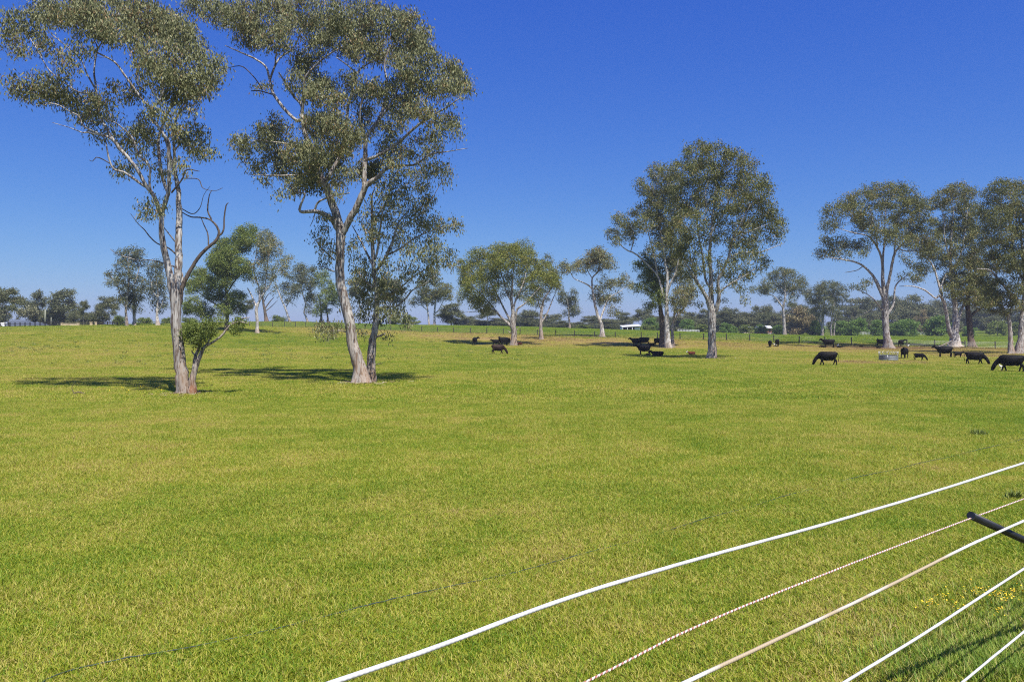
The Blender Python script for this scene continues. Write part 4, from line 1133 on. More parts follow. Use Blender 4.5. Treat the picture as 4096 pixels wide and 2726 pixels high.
P_LIMBS = [[(905, 1304, 20), (908, 1260, 15), (910, 1220, 14), (905, 1150, 11), (902, 1080, 9), (930, 1000, 6), (975, 940, 3)], [(907, 1235, 8), (870, 1205, 6), (830, 1180, 5), (790, 1150, 3)], [(905, 1160, 6), (940, 1110, 5), (975, 1070, 3)], [(902, 1090, 6), (875, 1040, 4), (865, 1010, 2)], [(908, 1245, 5), (945, 1215, 4), (970, 1180, 2)]]
P_BLOBS = [(987, 912, 40, 19), (955, 943, 31, 19), (990, 953, 36, 24), (903, 984, 36, 21), (938, 974, 36, 21), (871, 1009, 36, 21), (920, 1008, 40, 26), (966, 990, 36, 26), (871, 1046, 44, 30), (920, 1046, 40, 26), (885, 1078, 48, 30), (931, 1088, 40, 26), (885, 1124, 44, 26), (966, 1067, 36, 26), (985, 1100, 30, 18), (793, 1101, 31, 21), (766, 1129, 26, 21), (828, 1134, 40, 26),
           (781, 1222, 44, 24), (822, 1244, 34, 20), (748, 1240, 20, 12, .8), (887, 1193, 40, 24), (946, 1181, 34, 20), (900, 1238, 38, 16, .8), (950, 1230, 32, 18, .7), (770, 1160, 24, 16, .6), (850, 1165, 34, 22)]
photo_tree('leafy_tree', 'dense bushy bright green tree rising behind the dead limbs of the forked gum', GN, (905, 1302), 168, P_LIMBS, P_BLOBS, MAT['leaf_green'], MAT['bark_dark'], 57, deep=5.0, per=42, crad=0.8, ln=0.34, wd=0.15, droop=0.2, gap=2.0)
M_LIMBS = [[(1029, 1331, 18), (1029, 1310, 13), (1029, 1288, 12), (1026, 1236, 12), (1039, 1201, 9), (1060, 1166, 7), (1085, 1130, 5), (1100, 1090, 3)], [(1027, 1230, 8), (1018, 1208, 7), (1003, 1175, 6), (990, 1152, 4)], [(1037, 1205, 6), (1036, 1150, 6), (1015, 1078, 4), (1030, 1000, 2)], [(1060, 1166, 5), (1065, 1100, 4), (1075, 1020, 3), (1080, 960, 2)], [(1085, 1130, 4), (1110, 1090, 3), (1140, 1050, 2)]]
M_BLOBS = [(1053, 933, 19, 14), (1039, 953, 22, 17), (1074, 949, 22, 18), (1095, 960, 19, 17), (1117, 974, 12, 13), (1046, 984, 26, 18), (1078, 988, 30, 21), (1039, 1018, 26, 18), (1081, 1025, 30, 21, .8), (1113, 1009, 15, 13, .6), (1060, 1053, 30, 18, .9), (1148, 1040, 18, 16), (1127, 1061, 22, 15), (1095, 1075, 30, 18, .8), (1130, 1082, 15, 12), (1053, 1095, 26, 16, .8), (1081, 1117, 26, 15, .8), (1025, 1125, 20, 14, .8), (1010, 1060, 22, 18, .7)]
photo_tree('gum_tree', 'lone white limbed gum on the rise in front of the skyline fence', None, (1029, 1331), hit(1029, 1331)[1], M_LIMBS, M_BLOBS, MAT['leaf_gum'], MAT['bark_white'], 58, deep=3.5, per=36, crad=0.8, ln=0.42, wd=0.15, droop=0.42, gap=1.0)
photo_tree('gum_tree', 'half bare gum with fan of naked twigs just behind the white limbed gum', GN, (1064, 1287), 248,
           [[(1066, 1287, 18), (1062, 1260, 12), (1057, 1229, 10), (1050, 1190, 7), (1045, 1150, 4)], [(1058, 1235, 5), (1080, 1205, 4), (1096, 1187, 2)], [(1060, 1245, 4), (1085, 1225, 3), (1110, 1200, 1.5)], [(1054, 1210, 4), (1070, 1180, 3), (1095, 1160, 1.5)]],
           [(1045, 1150, 20, 14, .7), (1062, 1140, 20, 12, .6), (1090, 1160, 10, 8, .3), (1040, 1175, 14, 10, .5)], MAT['leaf_far'], MAT['bark_dark'], 59, deep=2.0, gap=0.9, **FAR)
photo_tree('gum_tree', 'pale stemmed crest tree leaning left between white limbed gum and tallest gum', GN, (1159, 1292), 245,
           [[(1160, 1292, 11), (1150, 1262, 8), (1141, 1236, 7), (1120, 1187, 5), (1102, 1138, 3)], [(1141, 1236, 4), (1160, 1200, 3), (1170, 1160, 2)]],
           [(1152, 1141, 24, 13), (1141, 1166, 17, 12, .8), (1166, 1176, 20, 13, .8), (1110, 1145, 16, 14, .6), (1166, 1201, 15, 14, .6), (1185, 1150, 22, 14), (1159, 1100, 21, 13), (1130, 1190, 12, 12, .5)], MAT['leaf_far'], MAT['bark_white'], 60, deep=3.0, gap=1.0, **FAR)
photo_tree('gum_tree', 'crooked white stemmed crest tree with rounded top nearest the tallest gum', GN, (1229, 1292), 248,
           [[(1231, 1292, 10), (1224, 1270, 7), (1216, 1250, 6), (1222, 1218, 5), (1208, 1166, 4), (1200, 1110, 2)], [(1222, 1218, 4), (1240, 1170, 3), (1255, 1110, 2)]],
           [(1194, 1077, 22, 13), (1215, 1083, 19, 15), (1183, 1110, 26, 17), (1222, 1117, 26, 17), (1257, 1086, 19, 13), (1200, 1148, 26, 15), (1246, 1148, 26, 17), (1236, 1229, 15, 16, .6), (1240, 1185, 18, 16, .6)], MAT['leaf_far'], MAT['bark_white'], 61, deep=3.0, gap=1.1, **FAR)
photo_tree('leafy_tree', 'dark low crowned double stemmed crest tree partly behind the tallest trunk', GN, (1285, 1292), 250,
           [[(1285, 1292, 12), (1285, 1262, 8), (1283, 1230, 6), (1275, 1180, 4)], [(1312, 1292, 9), (1310, 1262, 6), (1306, 1220, 4), (1300, 1160, 2)]],
           [(1271, 1117, 25, 18), (1306, 1103, 22, 18), (1299, 1148, 26, 21), (1253, 1187, 26, 18), (1299, 1183, 26, 21), (1271, 1236, 22, 18), (1306, 1229, 20, 17), (1340, 1150, 24, 24), (1340, 1200, 24, 24)], MAT['leaf_green'], MAT['bark_dark'], 62, deep=4.0, gap=1.15, **FAR)
photo_tree('gum_tree', 'twin white footed gum seen through the sparse companion gum', None, (1716, 1302), 265,
           [[(1716, 1302, 9), (1714, 1275, 7), (1712, 1251, 6), (1705, 1200, 4), (1695, 1150, 2)], [(1738, 1302, 11), (1738, 1280, 9), (1738, 1258, 8), (1742, 1200, 5), (1745, 1140, 3)], [(1739, 1255, 5), (1755, 1240, 4), (1775, 1200, 2)], [(1712, 1245, 4), (1690, 1225, 3), (1665, 1215, 2)]],
           [(1690, 1142, 30, 25), (1740, 1122, 30, 30), (1765, 1157, 30, 22), (1790, 1180, 18, 20), (1700, 1180, 34, 22), (1740, 1195, 34, 18), (1660, 1202, 26, 15, .8), (1790, 1152, 17, 16), (1745, 1165, 30, 22)], MAT['leaf_olive'], MAT['bark_white'], 63, deep=4.0, gap=1.15, **FAR)
R_LIMBS = [[(3139, 1345, 17), (3137, 1310, 12), (3136, 1279, 11), (3133, 1233, 9), (3140, 1195, 7), (3140, 1140, 4), (3135, 1095, 2)], [(3133, 1238, 6), (3121, 1219, 6), (3093, 1186, 4), (3051, 1177, 2)], [(3137, 1265, 5), (3154, 1251, 4), (3186, 1228, 2)], [(3140, 1190, 4), (3165, 1155, 3), (3190, 1120, 2)], [(3139, 1170, 4), (3115, 1140, 3), (3095, 1110, 2)]]
R_BLOBS = [(3126, 1090, 36, 15), (3093, 1103, 22, 15), (3158, 1099, 26, 17), (3195, 1117, 22, 17), (3070, 1127, 22, 15), (3112, 1127, 30, 17), (3167, 1131, 30, 18), (3209, 1136, 15, 15), (3037, 1154, 26, 13), (3084, 1154, 26, 15), (3140, 1158, 26, 15), (3186, 1163, 26, 15), (3107, 1191, 17, 11, .7), (3163, 1195, 20, 12, .7), (3012, 1158, 12, 10)]
photo_tree('gum_tree', 'flat crowned gum with long pale stem just beyond the fence, above the rear facing cows', None, (3139, 1345), 292, R_LIMBS, R_BLOBS, MAT['leaf_olive'], MAT['bark_pale'], 64, deep=4.5, gap=1.1, **FAR)
photo_tree('gum_tree', 'tall dark gum with bundle of grey stems left of the umbrella crowned gum', None, (3289, 1345), 296,
           [[(3289, 1345, 12), (3290, 1300, 9), (3294, 1250, 7), (3300, 1190, 4)], [(3326, 1345, 8), (3324, 1310, 6), (3330, 1260, 5), (3340, 1190, 3)], [(3336, 1345, 6), (3338, 1310, 5), (3345, 1260, 4)], [(3288, 1310, 5), (3276, 1280, 4), (3262, 1230, 2)]],
           [(3312, 1137, 38, 16), (3279, 1146, 26, 15), (3344, 1150, 26, 18), (3288, 1172, 38, 18), (3335, 1177, 34, 18), (3233, 1164, 18, 13), (3251, 1186, 30, 16), (3381, 1178, 18, 15), (3302, 1209, 38, 18), (3353, 1209, 30, 18), (3260, 1219, 26, 16), (3326, 1247, 34, 20), (3279, 1251, 26, 16)], MAT['leaf_far'], MAT['bark_pale'], 65, deep=5.0, gap=1.2, **FAR)

# ---------------------------------------------------------------- background trees: a few grown kinds, copied
def grow_kind(kind, seed):
    """a tree in metres, foot at the origin; returns its root (height about 14 m unless a bush)"""
    rng = np.random.default_rng(seed)
    limbs, blobs = [], []
    if kind == 'spread':       # open gum, flat layered clumps
        H = 14.0
        top = np.array((rng.normal(0, .6), rng.normal(0, .6), 11.0))
        limbs.append(np.array([(0, 0, -.2, .30), (.05, 0, 2, .22), (top[0] * .3, top[1] * .3, 5, .17), (*(top * .8), .08), (*top, .05)]))
        limbs[0][3, :3] = top * .75
        for i in range(6):
            a = i * 1.05 + rng.normal(0, .3); z = rng.uniform(4.0, 8.5); L = rng.uniform(3, 5)
            e = np.array((math.cos(a) * L, math.sin(a) * L, z + rng.uniform(1.5, 4)))
            s = np.array((top[0] * z / 14, top[1] * z / 14, z * .85))
            limbs.append(np.array([(*s, .11), (*((s + e) / 2 + (0, 0, -.3)), .08), (*e, .03)]))
            blobs.append((e + (0, 0, .3), np.array((2.0, 2.0, 1.0)) * rng.uniform(.8, 1.2), 1.0))
            blobs.append((e * .6 + (0, 0, z * .42 + 1.5), np.array((1.8, 1.8, 1.0)), .9))
        for i in range(4):
            blobs.append((top + (rng.normal(0, 1.4), rng.normal(0, 1.4), rng.uniform(.5, 2.4)), np.array((1.8, 1.8, 1.1)), 1.0))
        mat, bark, kw = MAT['leaf_far'], MAT['bark_pale'], {}
    elif kind == 'dense':      # heavier wooded gum, leaves lower down
        limbs.append(np.array([(0, 0, -.2, .32), (.1, 0, 2, .24), (.2, .1, 6, .17), (.1, 0, 11, .07)]))
        for i in range(7):
            a = i * .9 + rng.normal(0, .3); z = rng.uniform(2.5, 8); L = rng.uniform(2.5, 4.4)
            e = np.array((math.cos(a) * L, math.sin(a) * L, z + rng.uniform(1, 3)))
            limbs.append(np.array([(.12, .05, z, .1), (*((np.array((.12, .05, z)) + e) / 2), .07), (*e, .03)]))
        for i in range(34):
            z = rng.uniform(1.6, 13)
            R = 4.4 * math.sqrt(max(.1, 1 - ((z - 6.5) / 7.5) ** 2))
            a = rng.uniform(0, 6.28); r = R * math.sqrt(rng.random())
            blobs.append((np.array((math.cos(a) * r, math.sin(a) * r, z)), np.array((1.7, 1.7, 1.15)) * rng.uniform(.8, 1.25), 1.0))
        mat, bark, kw = MAT['leaf_far'], MAT['bark_grey'], {}
    elif kind == 'tall':       # narrow tall gum
        limbs.append(np.array([(0, 0, -.2, .30), (-.1, 0, 4, .20), (.2, .1, 9, .13), (.1, 0, 13, .05)]))
        for i in range(6):
            a = i * 1.1; z = rng.uniform(4, 10); L = rng.uniform(1.4, 2.8)
            e = np.array((math.cos(a) * L, math.sin(a) * L, z + rng.uniform(1, 2.5)))
            limbs.append(np.array([(.05, .05, z, .09), (*((np.array((.05, .05, z)) + e) / 2), .06), (*e, .03)]))
            blobs.append((e, np.array((1.4, 1.4, .9)) * rng.uniform(.8, 1.25), 1.0))
        for i in range(10):
            z = rng.uniform(6, 13.4); a = rng.uniform(0, 6.28); r = 2.2 * math.sqrt(rng.random())
            blobs.append((np.array((math.cos(a) * r, math.sin(a) * r, z)), np.array((1.4, 1.4, 1.0)) * rng.uniform(.8, 1.2), 1.0))
        mat, bark, kw = MAT['leaf_far'], MAT['bark_pale'], {}
    elif kind in ('young', 'bush', 'drybush', 'flowering'):
        h = {'young': 6.0, 'bush': 4.5, 'drybush': 7.0, 'flowering': 8.0}[kind]
        limbs.append(np.array([(0, 0, -.1, .11), (0, 0, h * .3, .08), (.05, 0, h * .75, .04)]))
        for i in range(4):
            a = i * 1.57 + .4
            e = np.array((math.cos(a) * h * .28, math.sin(a) * h * .28, h * .55))
            limbs.append(np.array([(0, 0, h * .2, .05), (*(e * .5 + (0, 0, h * .15)), .04), (*e, .02)]))
        for i in range(26):
            z = rng.uniform(.10, .92) * h
            t = z / h
            R = h * (.42 if kind != 'young' else .40) * math.sqrt(max(.06, 1 - ((t - .42) / .58) ** 2))
            a = rng.uniform(0, 6.28); r = R * math.sqrt(rng.random())
            blobs.append((np.array((math.cos(a) * r, math.sin(a) * r, z)), np.array((.15, .15, .12)) * h * rng.uniform(.8, 1.2), 1.0))
        mat = {'young': MAT['leaf_bright'], 'bush': MAT['leaf_green'], 'drybush': MAT['leaf_dry'], 'flowering': MAT['leaf_flower']}[kind]
        bark, kw = MAT['bark_grey'], dict(crad=0.6, ln=0.40, wd=0.20)
    par = dict(per=26, crad=1.0, ln=0.60, wd=0.26, droop=0.3, gap=0.8, twig_r=0.05)
    if kind in ('dense', 'spread', 'tall'):
        par['per'] = 34
    par.update(kw)
    nm = {'young': 'young_tree', 'bush': 'bush', 'drybush': 'bush', 'flowering': 'blossom_tree'}.get(kind, 'gum_tree')
    # one trunk mesh for a far tree: join all its wood
    r = assemble(nm, 'x', None, (0, 0, 0), limbs, blobs, mat, bark, rng, **par)
    return r


def children(o):
    return [c for c in KIDS.get(o.name, [])]


KIDS = {}


def join_wood(root):
    """far trees: trunk, limbs and twigs become one trunk mesh"""
    kids = [o for o in COL.objects if o.parent is root]
    wood = [o for o in kids if o.name.split('.')[0] in ('trunk', 'limb', 'twigs')]
    bm = bmesh.new()
    for o in wood:
        bm.from_mesh(o.data)
    me = bpy.data.meshes.new('trunk')
    bm.to_mesh(me)
    bm.free()
    keep = wood[0]
    mat = keep.data.materials[0]
    for o in wood[1:]:
        bpy.data.objects.remove(o)
    me.materials.append(mat)
    me.polygons.foreach_set('use_smooth', [True] * len(me.polygons))
    keep.data = me
    crown = [o for o in COL.objects if o.parent is root and o.name.startswith('crown')][0]
    KIDS[root.name] = [keep, crown]


PROTO = {}
NEXT = {}
for kd, seeds in (('spread', (201, 202, 203)), ('dense', (211, 212, 213)), ('tall', (221, 222)), ('young', (231, 232)), ('bush', (241, 242)), ('drybush', (251,)), ('flowering', (261,))):
    PROTO[kd] = []
    for sd in seeds:
        r = grow_kind(kd, sd)
        join_wood(r)
        PROTO[kd].append([r, False])
    NEXT[kd] = 0
KIND_H = {'spread': 13.6, 'dense': 13.8, 'tall': 14.0, 'young': 5.9, 'bush': 4.4, 'drybush': 6.9, 'flowering': 7.9}
KIND_W = {'spread': 11.5, 'dense': 10.5, 'tall': 6.5, 'young': 5.2, 'bush': 4.2, 'drybush': 6.4, 'flowering': 7.2}


def plant(kind, label, group, x, top, width, depth, rz=None):
    """a background tree by photo column, top row, width and depth"""
    lst = PROTO[kind]
    i = NEXT[kind] % len(lst)
    NEXT[kind] += 1
    src, used = lst[i]
    if not used:
        o = src
        lst[i][1] = True
    else:
        o = src.copy()
        COL.objects.link(o)
        for ch in KIDS[src.name]:
            c = ch.copy()
            COL.objects.link(c)
            c.parent = o
    b = at_depth(x, depth)
    H = EYE - (top - HY) * depth / F - b[2]
    W = width * depth / F
    sz = H / KIND_H[kind]
    sx = W / KIND_W[kind]
    o.location = (b[0], b[1], b[2] - 0.05)
    o.scale = (sx, 0.5 * (sx + sz), sz)
    rr = random.Random(int(x * 7 + top))
    o.rotation_euler = (0, 0, rz if rz is not None else rr.uniform(0, 6.28))
    o.scale = (sx, sx, sz)
    o['label'] = label
    o['category'] = {'young': 'tree', 'bush': 'bush', 'drybush': 'bush'}.get(kind, 'tree')
    if group:
        o['group'] = group
    elif 'group' in o:
        del o['group']
    return o


GH = 'trees round the grey roofed house'
plant('spread', 'wide gum with white forked trunk in front of the grey roofed house', GH, 34, 1150, 125, 186)
plant('spread', 'dark layered gum rising behind the right end of the grey roof', GH, 132, 1172, 105, 275)
plant('flowering', 'cream blossomed tree directly behind the grey hipped roof', GH, 112, 1222, 95, 262)
plant('dense', 'broad dark gum with notched top above the sandstone wall', GH, 255, 1160, 130, 262)
plant('spread', 'thin stemmed umbrella shaped gum beside the gate pillars', GH, 333, 1206, 48, 205)
plant('flowering', 'small cream blossomed tree behind the two poles', GH, 198, 1235, 60, 266)
plant('dense', 'dark round gum half hidden at the picture\'s left edge', GH, -20, 1180, 110, 266)
plant('dense', 'low dark tree filling the gap behind the gate pillars', GH, 345, 1240, 70, 250)
plant('spread', 'grey green gum left of the rugged skyline gum, nearest it', GH, 440, 1185, 85, 230)
plant('dense', 'mid height gum between the gate pillars and the skyline gums', GH, 395, 1218, 80, 240)
plant('dense', 'low leafy tree behind the wooden rail fence beside the roof', GH, 165, 1240, 70, 264)
plant('bush', 'dark shrub at the feet of the rugged skyline gum', GH, 475, 1262, 50, 225)
plant('dense', 'low dark tree filling behind the sandstone wall\'s right end', GH, 300, 1235, 70, 255)
GG = 'low trees in the skyline gaps'
plant('bush', 'low rounded tree in the sky gap right of the paired skyline gums', GG, 577, 1270, 60, 230)
plant('bush', 'low rounded tree in the sky gap between upright gum and forked gum', GG, 668, 1270, 44, 240)
plant('bush', 'low tree behind the forked gum trunk, under the bushy green tree', GG, 760, 1270, 60, 250)
plant('spread', 'slim dark tree behind the bushy green tree\'s right side', GG, 985, 1200, 60, 250)
plant('bush', 'low tree in the sky gap left of the leaning crest tree', GG, 1112, 1262, 60, 300)
plant('spread', 'grey green gum showing behind the sparse companion gum', None, 1560, 1120, 130, 270)
plant('spread', 'small crest gum seen left of the sparse companion stem', None, 1440, 1110, 110, 275)
plant('dense', 'yellow green bush on the crest left of the round domed gum', None, 1805, 1215, 110, 285)
plant('bush', 'low brown shrub below the sparse companion gum on the crest', GG, 1640, 1262, 70, 290)
plant('bush', 'low dark shrub on the crest behind the companion trunk', GG, 1580, 1265, 60, 295)
GM = 'treeline behind the far green field'
mid = [(1870, 1262, 70, 'dense', 'treeline tree below the left edge of the round domed gum'),
       (1925, 1275, 70, 'dense', 'low treeline tree under the domed gum\'s left branches'),
       (1952, 1225, 60, 'spread', 'white stemmed treeline gum under the domed gum\'s crown'),
       (1995, 1272, 75, 'dense', 'low treeline tree just left of the domed gum\'s trunk'),
       (2085, 1250, 60, 'dense', 'treeline tree just right of the domed gum\'s trunk'),
       (2125, 1232, 60, 'dense', 'dark treeline tree between the domed gum and the flaking trunk'),
       (2205, 1258, 70, 'spread', 'rounded treeline tree right of the flaking trunk'),
       (2250, 1282, 60, 'dense', 'low treeline tree left of the small clumpy gum'),
       (2325, 1285, 65, 'dense', 'low treeline tree right of the small clumpy gum'),
       (2362, 1262, 55, 'spread', 'treeline gum touching the leaning gum\'s trunk'),
       (2440, 1270, 60, 'dense', 'treeline tree right of the leaning gum\'s trunk'),
       (2515, 1250, 62, 'spread', 'round treeline gum above the white shed roof'),
       (2572, 1238, 55, 'spread', 'taller treeline gum right of the white shed'),
       (2610, 1262, 70, 'dense', 'bright treeline tree left of the trunk cluster'),
       (2730, 1258, 75, 'dense', 'treeline tree right of the trunk cluster'),
       (2760, 1248, 40, 'tall', 'narrow treeline tree right of the trunk cluster'),
       (2795, 1268, 60, 'dense', 'treeline tree just left of the peeling trunk'),
       (2825, 1235, 60, 'spread', 'treeline gum behind the peeling trunk'),
       (2895, 1243, 70, 'dense', 'treeline tree just right of the peeling trunk'),
       (2945, 1235, 75, 'spread', 'broad treeline gum under the full crowned gum\'s right side'),
       (2995, 1245, 70, 'dense', 'treeline tree left of the flat crowned gum, second nearest it'),
       (3045, 1226, 70, 'spread', 'taller treeline gum left of the flat crowned gum'),
       (3090, 1250, 70, 'dense', 'treeline tree just left of the flat crowned gum\'s stem')]
for (x, t, w, kd, lb) in mid:
    plant(kd, lb, GM, x, t, w * 1.5, 345 + (x * 7) % 50)
GR = 'wooded slope behind the right fence'
right = [(3180, 1215, 80, 'dense', 'wood tree between the flat crowned gum and the grey stemmed gum'),
         (3240, 1225, 70, 'dense', 'wood tree left of the grey stemmed gum'),
         (3400, 1215, 80, 'dense', 'wood tree right of the grey stemmed gum'),
         (3445, 1190, 95, 'spread', 'broad wood gum left of the umbrella crowned gum\'s trunk'),
         (3495, 1200, 80, 'dense', 'wood tree nearest left of the umbrella crowned gum\'s trunk'),
         (3590, 1185, 80, 'spread', 'tall wood gum right of the umbrella crowned gum\'s trunk'),
         (3640, 1178, 95, 'dense', 'highest round wood tree left of the several stemmed gum'),
         (3700, 1205, 90, 'dense', 'wood tree under the long arching branch'),
         (3750, 1202, 80, 'dense', 'wood tree nearest left of the several stemmed gum'),
         (3860, 1215, 80, 'dense', 'wood tree behind the dark straight trunk'),
         (3930, 1225, 80, 'dense', 'wood tree right of the dark straight trunk'),
         (4000, 1240, 80, 'spread', 'wood gum left of the curving edge trunk'),
         (4070, 1230, 90, 'dense', 'wood tree behind the flared edge gum'),
         (4140, 1225, 90, 'dense', 'wood tree past the flared edge gum, mostly out of the picture')]
for (x, t, w, kd, lb) in right:
    plant(kd, lb, GR, x, t, w * 1.45, 400 + (x * 11) % 60)
for (x, t, w, lb) in [(3545, 1240, 90, 'lower wood tree directly behind the umbrella crowned gum\'s trunk'), (3665, 1245, 90, 'lower wood tree behind the young green pair'), (3475, 1250, 80, 'lower wood tree behind the roundest young tree'),
                      (3800, 1240, 90, 'lower wood tree behind the several stemmed foot'), (3350, 1260, 70, 'lower wood tree among the grey stems'), (3970, 1262, 80, 'lower wood tree beyond the dark straight trunk'), (3725, 1262, 60, 'lower wood tree beside the dark young tree')]:
    plant('dense', lb, GR, x, t, w * 1.2, 372 + (x * 5) % 25)
extra = [(1895, 1283, 'second row treeline tree under the left end of the domed gum'), (1970, 1280, 'second row treeline tree beside the white stemmed treeline gum'), (2030, 1278, 'second row treeline tree behind the domed gum\'s trunk'), (2145, 1276, 'second row treeline tree left of the flaking trunk'),
         (2185, 1280, 'second row treeline tree right of the flaking trunk'), (2275, 1286, 'second row treeline tree behind the small clumpy gum'), (2390, 1280, 'second row treeline tree behind the leaning gum'), (2480, 1275, 'second row treeline tree behind the white shed\'s left end'),
         (2650, 1262, 'second row treeline tree behind the trunk cluster'), (2700, 1266, 'second row treeline tree behind the white arena fence'), (2775, 1258, 'second row treeline tree left of the peeling trunk'), (2865, 1256, 'second row treeline tree right behind the peeling trunk'),
         (2920, 1252, 'second row treeline tree above the smallest young tree'), (2970, 1255, 'second row treeline tree above the small white roof'), (3020, 1250, 'second row treeline tree between the two white roofs'), (3070, 1246, 'second row treeline tree above the red walled building'),
         (3130, 1240, 'second row treeline tree behind the flat crowned gum\'s stem')]
for (x, t, lb) in extra:
    plant('dense', lb, GM, x, t, 105, 415 + (x * 3) % 30)
GY = 'young green trees beyond the fence'
young = [(3046, 1297, 46, 'young', 'small young tree left of the flat crowned gum\'s stem'),
         (3112, 1296, 46, 'young', 'small young tree touching the flat crowned gum\'s stem'),
         (3270, 1280, 60, 'young', 'slender young tree left of the grey stems'),
         (3362, 1278, 66, 'young', 'bright young tree right of the grey stems'),
         (3430, 1272, 76, 'young', 'roundest bright young tree, alone left of the umbrella crowned gum\'s trunk'),
         (3512, 1274, 66, 'young', 'bright young tree touching the left of the umbrella crowned gum\'s trunk'),
         (3578, 1288, 50, 'young', 'pale thin young tree just right of the umbrella crowned gum\'s trunk'),
         (3636, 1270, 84, 'young', 'largest bright young tree behind the hay ring'),
         (3752, 1262, 96, 'young', 'dark leaved young tree left of the several stemmed foot'),
         (3880, 1300, 50, 'young', 'bright young tree between the pale stems and the dark trunk'),
         (2905, 1290, 50, 'young', 'small bright tree right of the peeling trunk'),
         (2930, 1300, 36, 'young', 'smallest pale young tree right of the peeling trunk')]
for (x, t, w, kd, lb) in young:
    plant(kd, lb, GY, x, t, w, 303 + (x * 3) % 9)
GB = 'bushes beyond the fence'
plant('drybush', 'large tan dry bush right of the flat crowned gum\'s stem', GB, 3195, 1232, 120, 318)
plant('drybush', 'smaller tan dry bush beside the grey stems', GB, 3245, 1262, 70, 312)
plant('drybush', 'brown dry shrub on the wooded slope left of the several stemmed gum', GB, 3690, 1240, 60, 365)
plant('bush', 'dark bush in front of the white shed\'s right end', GB, 2548, 1304, 40, 318)
plant('bush', 'brown dark bush right of the white shed', GB, 2592, 1298, 60, 322)
plant('bush', 'dark green bush left of the peeling trunk on the far field edge', GB, 2812, 1298, 60, 322)
plant('young', 'bright green tree above the white shed\'s right end', GB, 2600, 1270, 60, 335)
plant('young', 'bright green tree left of the dark bush by the peeling trunk', GB, 2745, 1272, 60, 335)
plant('bush', 'low green bush beside the leaning gum at the far field edge', GB, 2330, 1298, 60, 325)
plant('bush', 'dark shrub below the curving edge trunk beyond the fence', GB, 3990, 1285, 70, 320)
plant('bush', 'dark shrub touching the flared edge gum beyond the fence', GB, 4060, 1290, 60, 325)
plant('bush', 'dark bush left of the small bright trees at the far field edge', GB, 2985, 1300, 60, 320)
for lst in PROTO.values():
    for r, used in lst:
        if not used:
            for c in KIDS[r.name]:
                bpy.data.objects.remove(c)
            bpy.data.objects.remove(r)

# ---------------------------------------------------------------- cattle
def loft(bm, rings, k=14):
    """rings: (centre, axis_u, axis_v, ru, rv); closed tube"""
    prev = None
    first = last = None
    for c, u, v, ru, rv in rings:
        vs_ = [bm.verts.new(Vector(c) + Vector(u) * (ru * math.cos(2 * math.pi * i / k)) + Vector(v) * (rv * math.sin(2 * math.pi * i / k))) for i in range(k)]
        if prev:
            for i in range(k):
                bm.faces.new((prev[i], prev[(i + 1) % k], vs_[(i + 1) % k], vs_[i]))
        else:
            first = vs_
        prev = vs_
    bm.faces.new(list(reversed(first)))
    bm.faces.new(prev)


def chain(bm, pts, k=12):
    """pts: (x,y,z, r_in_plane, r_side); limb along a bent path"""
    P = np.array([p[:3] for p in pts], float)
    T = np.gradient(P, axis=0)
    rings = []
    for p, t in zip(pts, T):
        t = Vector(t).normalized()
        side = Vector((0, 1, 0)) - t * t.y
        if side.length < 0.2:
            side = Vector((1, 0, 0)) - t * t.x
        side.normalize()
        up = t.cross(side).normalized()
        rings.append((p[:3], up, side, p[3], p[4] if len(p) > 4 else p[3]))
    loft(bm, rings, k)


def turned(pts, ang, pivot=(0.70, 0.0), start=0):
    out = []
    n = len(pts)
    for i, p in enumerate(pts):
        a = ang * min(1.0, (i + 1 - start) / 2.0) if i >= start else 0
        x, y = p[0] - pivot[0], p[1] - pivot[1]
        out.append((pivot[0] + x * math.cos(a) - y * math.sin(a), pivot[1] + x * math.sin(a) + y * math.cos(a), *p[2:]))
    return out


